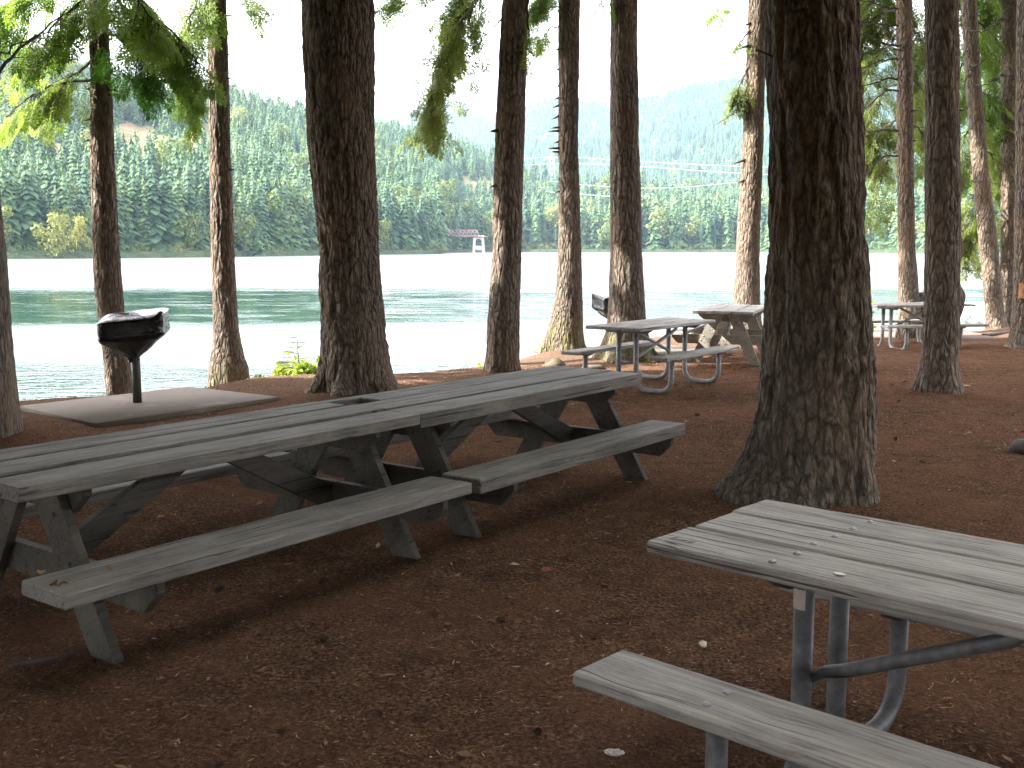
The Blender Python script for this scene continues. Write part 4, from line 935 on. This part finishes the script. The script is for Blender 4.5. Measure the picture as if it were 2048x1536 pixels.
forest = t.ramp(n2, [(.3, (.022,.040,.024)), (.7, (.055,.075,.036))]); clear = t.ramp(t.f('ADD', t.f('MULTIPLY', n, .5), t.f('MULTIPLY', n2, .5)), [(.35, (.19,.125,.085)), (.5, (.20,.17,.095)), (.62, (.13,.15,.055))])
at = t.n('ShaderNodeAttribute', attribute_name='var').outputs['Fac']
t.principled(t.mix(at, forest, clear), .95, t.bump(n2, .8, 3.0), **{'Specular IOR Level': .1})
tag(b.obj('hills', t.m), 'wooded hills and hazy mountains beyond the lake', kind='structure')

# far tree shapes, one unit tall
def far_conifer(seed, fat=.17, tiers=20, arms=12):
    r = np.random.default_rng(seed); b = MB(); z = .06
    for k in range(tiers):
        t = k/(tiers-1); zz = .07+.90*t**.95; R_ = fat*(1-t)**.8+.006
        for j in range(arms if t < .8 else 5):
            a = j*6.283/arms+k*1.1+r.normal()*.25; L_ = R_*(.65+.6*r.random()); dr = L_*(.35+.3*r.random()); c, s = math.cos(a), math.sin(a); w_ = L_*.30
            p0 = np.array([0, 0, zz+.035]); p1 = np.array([c*L_*.6-s*w_, s*L_*.6+c*w_, zz-dr*.5]); p2 = np.array([c*L_, s*L_, zz-dr]); p3 = np.array([c*L_*.6+s*w_, s*L_*.6-c*w_, zz-dr*.5])
            b.add([p0, p1, p2, p3], [[0,1,2,3]], r.random())
    tr = MB(); tube(tr, [(0,0,-.06), (0,0,.5), (0,0,.98)], [.016, .010, .002], 5); return b, tr
def far_broad(seed, n=1000, w=.30, lo=.06):
    r = np.random.default_rng(seed); b = MB(); cl = [(r.normal()*w*.45, r.normal()*w*.45, lo+.18+.62*r.random(), .14+.12*r.random()) for _ in range(11)]
    for i in range(n):
        c = cl[r.integers(len(cl))]; d = r.normal(size=3); d /= np.linalg.norm(d); p = np.array(c[:3])+d*c[3]*(.6+.4*r.random()); p[2] = max(p[2], .03)
        u = np.cross(d, r.normal(size=3)); u /= np.linalg.norm(u); v = np.cross(d, u)+d*.5*r.normal(); s = .018+.016*r.random()
        b.add([p-u*s, p+v*s, p+u*s, p-v*s], [[0,1,2,3]], r.random())
    tr = MB(); tube(tr, [(0,0,-.05), (0,0,.3), (.02,0,.7)], [.02, .014, .004], 5); return b, tr
CON = [far_conifer(s, f) for s, f in ((1,.15),(2,.20),(3,.17),(4,.22))]
BRO = [far_broad(s) for s in (1,2,3)]
BUSH = [far_broad(s, 320, .55, -.1) for s in (5,6)]
con_me = [c[0].mesh('conifer_crown', M['far_conifer'], False) for c in CON]; con_tr = [c[1].mesh('conifer_trunk', M['far_trunk']) for c in CON]
bro_me = [c[0].mesh('broadleaf_crown', M['far_leafy'], False) for c in BRO]; bro_tr = [c[1].mesh('broadleaf_trunk', M['far_trunk']) for c in BRO]
yel_me = [c[0].mesh('yellow_crown', M['far_yellow'], False) for c in BRO[:2]]
bus_me = [c[0].mesh('bush', M['far_leafy'], False) for c in BUSH]
def far_tree(name, p, d, h, crown, trunk, label, cat, group=None, wide=1.0, sink=.0):
    z = float(far_z(np.array([float(p)]), np.array([float(d)]))[0]); x = (p-1024)/F*d
    root = empty(name, (x, d, z-sink), rng.random()*6.28); root.scale = (h*wide, h*wide, h); tag(root, label, cat, group)
    c = bpy.data.objects.new('crown', crown); COL.objects.link(c); c.parent = root
    if trunk: k = bpy.data.objects.new('trunk', trunk); COL.objects.link(k); k.parent = root
    return root
# yellowing trees on the left shore, and the lone ones that stand out
far_tree('yellow_tree', 122, 250, 11.5, yel_me[0], bro_tr[0], 'yellow leaved tree on the point at the left far shore, taller of two', 'tree', 'yellowing trees on the left shore', .9)
far_tree('yellow_tree', 166, 256, 10.6, yel_me[1], bro_tr[1], 'narrow yellow leaved tree just left of the slim leaning trunk, on the far shore', 'tree', 'yellowing trees on the left shore', .6)
far_tree('broadleaf_tree', 138, 262, 12.0, bro_me[0], bro_tr[0], 'pale green tree directly behind the yellow tree on the far shore', 'tree', 'leafy trees along the far shore', .8)
far_tree('conifer_tree', 519, 318, 14.5, con_me[1], con_tr[1], 'lone pointed conifer at the far shore between the second trunk and the thick one', 'tree', None, 1.15)
r = np.random.default_rng(31)
# row of individual trees along the far water's edge
GC, GB, GU = 'conifers along the far shore', 'leafy trees along the far shore', 'bushes on the far waterline'
for i in range(150):
    p = -40+2120*(i+r.random())/150; ds_ = float(pxk(T_SH, p)); d = ds_+10+34*r.random()
    if 876 < p < 990: d = 640+30*r.random()
    h = (10+6*r.random()) if p < 560 else (14+9*r.random()) if p < 960 else (24+15*r.random()) if p < 1260 else (26+13*r.random())
    if r.random() < (.78 if p < 620 or p > 1240 else .6): far_tree('conifer_tree', p, d, h, con_me[r.integers(4)], con_tr[0], 'green conifer standing in the row along the far shore', 'tree', GC, .8+.35*r.random())
    else: far_tree('broadleaf_tree', p, d, h*.72, bro_me[r.integers(3)], bro_tr[r.integers(3)], 'rounded pale green tree in the row along the far shore', 'tree', GB, .8+.4*r.random())
for i in range(90):
    p = 20+2060*(i+r.random())/90; ds_ = float(pxk(T_SH, p))
    if 872 < p < 990: continue
    o = bpy.data.objects.new('shore_bush', bus_me[i % 2]); COL.objects.link(o); d = ds_+4+8*r.random(); s = (1.8+2.4*r.random())*(.8 if p < 700 else 1.5)
    o.location = ((p-1024)/F*d, d, float(far_z(np.array([p]), np.array([d]))[0])-.3); o.scale = (s*1.4, s*1.4, s); o.rotation_euler = (0, 0, r.random()*6.28)
    tag(o, 'green bush at the waterline of the far shore', 'bush', GU)

# the forest mass: points on the slopes, conifers instanced on them
def scatter(n, lo, hi, t0, t1, beyond=False):
    p = lo+(hi-lo)*r.random(n); ds_, d1_, d2_ = pxk(T_SH, p), pxk(T_D1, p), pxk(T_D2, p)
    if beyond: d = 1.5*d1_+(1.03*d2_-1.5*d1_)*r.random(n)**.8
    else:
        a0, a1 = (ds_+14)**2, (d1_*1.03)**2; d = np.sqrt(a0+(a1-a0)*r.random(n)**1.25)
    z = far_z(p, d); cl = cleared(p, d, z); k = (r.random(n) > cl*1.25-.1)
    return p[k], d[k], z[k]
pa, da, za = scatter(19000, -500, 2700, 0, 1); pb, db, zb_ = scatter(42000, 500, 2400, 0, 1, True)
ha = (11+14*r.random(len(pa))**1.3)*np.interp(pa, [0, 700, 1000, 1300], [.95, 1.1, 1.15, 1.35]); hb = 17+15*r.random(len(pb))
x_ = np.concatenate([(pa-1024)/F*da, (pb-1024)/F*db]); d_ = np.concatenate([da, db]); z_ = np.concatenate([za, zb_]); h_ = np.concatenate([ha, hb])
me = bpy.data.meshes.new('far_forest'); me.vertices.add(len(x_)); me.vertices.foreach_set('co', np.stack([x_, d_, z_-.4], 1).ravel())
for nm, val in (('scl', h_), ('rot', r.random(len(x_))*6.283)):
    a = me.attributes.new(nm, 'FLOAT', 'POINT'); a.data.foreach_set('value', val)
a = me.attributes.new('pick', 'INT', 'POINT'); a.data.foreach_set('value', np.where(r.random(len(x_)) < .02, 4, r.integers(0, 4, len(x_))).astype(np.int32))
me.materials.append(M['far_conifer'])
kit = bpy.data.collections.new('forest_kit')
for i, m_ in enumerate(con_me+bro_me[:1]):
    o = bpy.data.objects.new('kit_%d' % i, m_); kit.objects.link(o)
ff = bpy.data.objects.new('far_forest', me); COL.objects.link(ff); tag(ff, 'dense conifer forest covering the hills beyond the lake', 'forest', kind='stuff')
gn = bpy.data.node_groups.new('plant_forest', 'GeometryNodeTree'); gn.interface.new_socket('Geometry', in_out='INPUT', socket_type='NodeSocketGeometry'); gn.interface.new_socket('Geometry', in_out='OUTPUT', socket_type='NodeSocketGeometry')
N_ = gn.nodes.new; gi, go = N_('NodeGroupInput'), N_('NodeGroupOutput'); iop = N_('GeometryNodeInstanceOnPoints'); ci = N_('GeometryNodeCollectionInfo')
ci.inputs['Collection'].default_value = kit; ci.inputs['Separate Children'].default_value = True; ci.inputs['Reset Children'].default_value = True
def attr(nm, typ):
    a = N_('GeometryNodeInputNamedAttribute'); a.data_type = typ; a.inputs[0].default_value = nm; return a.outputs['Attribute']
cb = N_('ShaderNodeCombineXYZ'); cs = N_('ShaderNodeCombineXYZ'); lk = gn.links.new
lk(attr('rot', 'FLOAT'), cb.inputs[2]); s_ = attr('scl', 'FLOAT')
for k in range(3): lk(s_, cs.inputs[k])
lk(gi.outputs[0], iop.inputs['Points']); lk(ci.outputs[0], iop.inputs['Instance']); iop.inputs['Pick Instance'].default_value = True
lk(attr('pick', 'INT'), iop.inputs['Instance Index']); lk(cb.outputs[0], iop.inputs['Rotation']); lk(cs.outputs[0], iop.inputs['Scale']); lk(iop.outputs[0], go.inputs[0])
md = ff.modifiers.new('forest', 'NODES'); md.node_group = gn

# truss bridge and its concrete pier
bd_ = 588.0
def bp(px, py, d=bd_): return np.array(at_depth(px, py, d))
rust, conc = plain('rusty_steel', (.24,.17,.16), .8, 0, .8, .25), plain('bridge_concrete', (.55,.53,.48), .85, 0, .5, .2)
br = empty('truss_bridge', bp(905, 471)); tag(br, 'rusty steel truss bridge span between trees on the far shore', 'bridge'); bo = np.array(br.location)
zl, zu = bp(905,471)[2], bp(905,460.5)[2]; xl_, xr_ = bp(893,471)[0], bp(957,471)[0]
for s, nm in ((0,'truss_side'), (6,'truss_side')):
    b = MB(); y_ = bd_+s; np_ = 8; xs = np.linspace(xl_, xr_, np_+1)
    tube(b, [(xl_,y_,zl)-bo, (xr_,y_,zl)-bo], .38, 6); tube(b, [(xl_+(xr_-xl_)/16,y_,zu)-bo, (xr_-(xr_-xl_)/16,y_,zu)-bo], .30, 6)
    for i in range(np_):
        m_ = (xs[i]+xs[i+1])/2; tube(b, [(xs[i],y_,zl)-bo, (m_,y_,zu)-bo], .22, 5); tube(b, [(m_,y_,zu)-bo, (xs[i+1],y_,zl)-bo], .22, 5)
    b.obj('truss_side', rust, br)
b = MB(); prism(b, [(xl_,bd_-.2), (bp(975,471)[0],bd_-.2), (bp(975,471)[0],bd_+6.2), (xl_,bd_+6.2)], (0,0,zl-.65)-bo, (1,0,0), (0,1,0), (0,0,1), .5, .05); b.obj('deck', rust, br)
pr_ = empty('bridge_pier', (bp(957,504)[0], bd_, WATER_Z)); tag(pr_, 'white concrete bridge pier with an arched opening, standing in the lake', 'bridge pier'); po = np.array(pr_.location)
zt_ = zl-1.0-po[2]; 
for s in (-1, 1):
    b = MB(); prism(b, [(s*3.6,-2), (s*1.9,-2), (s*1.6,zt_), (s*2.8,zt_)][::s], (0,2.6,0), (1,0,0), (0,0,1), (0,1,0), 4.5, .1); b.obj('column', conc, pr_)
arc = [(math.cos(a)*1.66, zt_-2.2+math.sin(a)*1.5) for a in np.linspace(math.pi, 0, 9)]
for i in range(8):
    pass
b = MB()
for (p0, p1) in zip(arc[:-1], arc[1:]):
    prism(b, [(p0[0],p0[1]), (p1[0],p1[1]), (p1[0],zt_+.4), (p0[0],zt_+.4)], (0,2.6,0), (1,0,0), (0,0,1), (0,1,0), 4.0, .02)
b.obj('arch', conc, pr_)
b = MB(); prism(b, [(-2.1,1.2), (2.1,1.2), (2.1,3.6), (-2.1,3.6)], (0,2.6,0), (1,0,0), (0,0,1), (0,1,0), 4.1, .05); b.obj('base_wall', conc, pr_)
b = MB(); prism(b, [(-3.1,zt_+.42), (3.1,zt_+.42), (3.1,zt_+1.0), (-3.1,zt_+1.0)], (0,2.6,0), (1,0,0), (0,0,1), (0,1,0), 5.0, .05); b.obj('cap', conc, pr_)

# transmission tower on the cleared knoll with its wires
pd = 1105.0; steel = plain('tower_steel', (.36,.38,.41), .5, .2)
pz = float(far_z(np.array([1105.]), np.array([pd]))[0]); ptop = bp(1104,300,pd)
pt = empty('power_pylon', (ptop[0], pd, pz)); tag(pt, 'slender steel power pylon on the cleared knoll', 'pylon'); H_ = ptop[2]-pz
for sx_ in (-1, 1):
    for sy_ in (-1, 1):
        b = MB(); tube(b, [(sx_*4.2, sy_*3, 0), (sx_*.8, sy_*.6, H_)], .24, 5); b.obj('leg', steel, pt)
b = MB()
for k in range(7):
    t0_, t1_ = k/7, (k+1)/7; w0, w1 = 4.2-3.4*t0_, 4.2-3.4*t1_
    for sy_ in (-1, 1):
        f0, f1 = sy_*(3-2.4*t0_), sy_*(3-2.4*t1_)
        tube(b, [(-w0, f0, H_*t0_), (w1, f1, H_*t1_)], .12, 4); tube(b, [(w0, f0, H_*t0_), (-w1, f1, H_*t1_)], .12, 4)
b.obj('lattice', steel, pt)
b = MB(); tube(b, [(-7,0,H_*.80), (7,0,H_*.80)], .22, 5); b.obj('crossarm', steel, pt)
def wire(pts, label):
    b = MB(); P_ = [np.array(at_depth(x, y, d)) for x, y, d in pts]; k = np.linspace(0, len(P_)-1, 33); idx = np.arange(len(P_))
    Q = np.stack([np.interp(k, idx, [p[i] for p in P_]) for i in range(3)], 1)
    for _ in range(10): Q[1:-1] = (Q[:-2]+2*Q[1:-1]+Q[2:])/4
    tube(b, Q, .075, 4, False); tag(b.obj('power_wire', plain('aluminium_wire', (.75,.77,.80), .4, .1)), label, 'power wire', 'wires strung across the valley')
wire([(700,268,1000),(850,306,1040),(960,324,1080),(1040,320,1095),(1100,311,1105),(1160,315,1100),(1300,324,1050),(1420,331,1000),(1560,335,950)], 'uppermost pale wire meeting the pylon on the cleared knoll')
wire([(700,288,1000),(850,322,1040),(960,334,1080),(1040,331,1095),(1100,326,1105),(1160,327,1100),(1300,332,1050),(1420,345,1000),(1560,350,950)], 'second pale wire just below the uppermost one at the knoll')
wire([(1100,362,800),(1160,369,790),(1220,374,780),(1300,377,770),(1380,374,760),(1480,364,740)], 'pale wire sagging low across the trees right of the stubbed trunk')
wire([(1100,384,700),(1160,388,690),(1220,393,680),(1300,393,670)], 'lowest pale wire across the far trees')

# ------------------------------------------------------------------ unseen firs out of view, added to block light and shade the picnic ground
r = np.random.default_rng(77)
tm, _ = trunk_mesh([(0,900,1000),(400,896,1004),(800,890,1010)], 12.0, (float(at_depth(950,800,12).x), 12.0, 0.0), None, nang=24, nz=40, seed=3)
tmesh = tm.mesh('trunk', M['bark'])
for i, (x, y) in enumerate(((-7.6,8.2),(-9,3),(-10.5,6.2),(-6.5,-1),(-12,6.5),(-14,7.2),(-17,7.5),(-14,1),(-20,3),(16,17),(13.5,8),(11,2),(3.5,-4.9),(7.5,-4.2),(9,-9),(10.5,-2),(-4.7,3.6),(-22,6),(-5,-5),(-.5,-5),(-3,-2.8),(-2.5,-9),(3,-8),(-9,-7),(-7,2.5),(-5,-10))):
    root = empty('fir_tree', (x, y, 0)); tag(root, 'unseen fir tree added out of view to shade the picnic ground', 'tree', 'unseen firs added for shade')
    k = bpy.data.objects.new('trunk', tmesh); COL.objects.link(k); k.parent = root
    c = bpy.data.objects.new('crown', CROWNS[i % 2]); COL.objects.link(c); c.parent = root; s = .95+.3*r.random(); c.scale = (s, s, s); c.location = (0, 0, (6.2 if abs(x) < 5 and y > 0 else 4.6 if abs(x) < 5 and y > -2.5 else 2.6 if y < 7 else 3.4 if x < 0 else 5)+2*r.random()); c.rotation_euler = (0, 0, r.random()*6)

# ------------------------------------------------------------------ air, light, camera
hz = MB(); hx, hy0, hy1, z0, z1 = 7500, -7500, 7500, -12, 950
hz.add([(-hx,hy0,z0),(hx,hy0,z0),(hx,hy1,z0),(-hx,hy1,z0),(-hx,hy0,z1),(hx,hy0,z1),(hx,hy1,z1),(-hx,hy1,z1)], [[3,2,1,0],[4,5,6,7],[0,1,5,4],[1,2,6,5],[2,3,7,6],[3,0,4,7]])
HAZE = 0.95e-4
t = NT('air'); pv = t.n('ShaderNodeVolumePrincipled', {'Color': (.55,.75,.98,1), 'Density': HAZE, 'Anisotropy': .35}); t.t.links.new(pv.outputs[0], t.out.inputs['Volume'])
tag(hz.obj('haze', t.m, smooth=False), 'thin blue haze over the lake and hills', kind='stuff')

SUN_AZ, SUN_EL = R(-98), R(38)     # bearing from the view direction (left), height
sd_ = Vector((math.sin(SUN_AZ)*math.cos(SUN_EL), math.cos(SUN_AZ)*math.cos(SUN_EL), math.sin(SUN_EL)))
sl = bpy.data.lights.new('sun', 'SUN'); sl.energy = 3.0; sl.angle = R(.53); sl.color = (1.0, .95, .86)
so_ = bpy.data.objects.new('sun', sl); COL.objects.link(so_); so_.rotation_euler = (-sd_).to_track_quat('-Z', 'Y').to_euler()
wd = bpy.data.worlds.new('World'); scn.world = wd; wd.use_nodes = True; nt = wd.node_tree; nt.nodes.clear()
out = nt.nodes.new('ShaderNodeOutputWorld'); bg = nt.nodes.new('ShaderNodeBackground'); sky = nt.nodes.new('ShaderNodeTexSky')
sky.sky_type = 'NISHITA'; sky.sun_disc = False; sky.sun_elevation = SUN_EL; sky.sun_rotation = SUN_AZ; sky.air_density = 1.0; sky.dust_density = 4.0; sky.ozone_density = 1.0
bg.inputs['Strength'].default_value = .15
veil = nt.nodes.new('ShaderNodeMix'); veil.data_type = 'RGBA'; veil.inputs[0].default_value = .6; veil.inputs[7].default_value = (6.1, 5.25, 4.8, 1)   # thin bright overcast
nt.links.new(sky.outputs[0], veil.inputs[6]); nt.links.new(veil.outputs[2], bg.inputs[0]); nt.links.new(bg.outputs[0], out.inputs[0])

cam = bpy.data.cameras.new('camera'); cam.sensor_width = 36; cam.lens = 36*F/2048; cam.clip_end = 30000; cam.clip_start = .05
co = bpy.data.objects.new('camera', cam); COL.objects.link(co); co.location = (0, 0, HC); co.rotation_euler = (math.pi/2-PITCH, 0, 0); scn.camera = co
scn.view_settings.view_transform = 'Standard'; scn.view_settings.look = 'None'; scn.view_settings.gamma = 1; scn.view_settings.exposure = 3.2
scn.render.engine = 'CYCLES'; cy = scn.cycles; cy.max_bounces = 8; cy.diffuse_bounces = 3; cy.transmission_bounces = 4; cy.transparent_max_bounces = 8; cy.volume_bounces = 1
cy.use_denoising = True; cy.denoising_prefilter = 'NONE'; cy.sample_clamp_indirect = 6
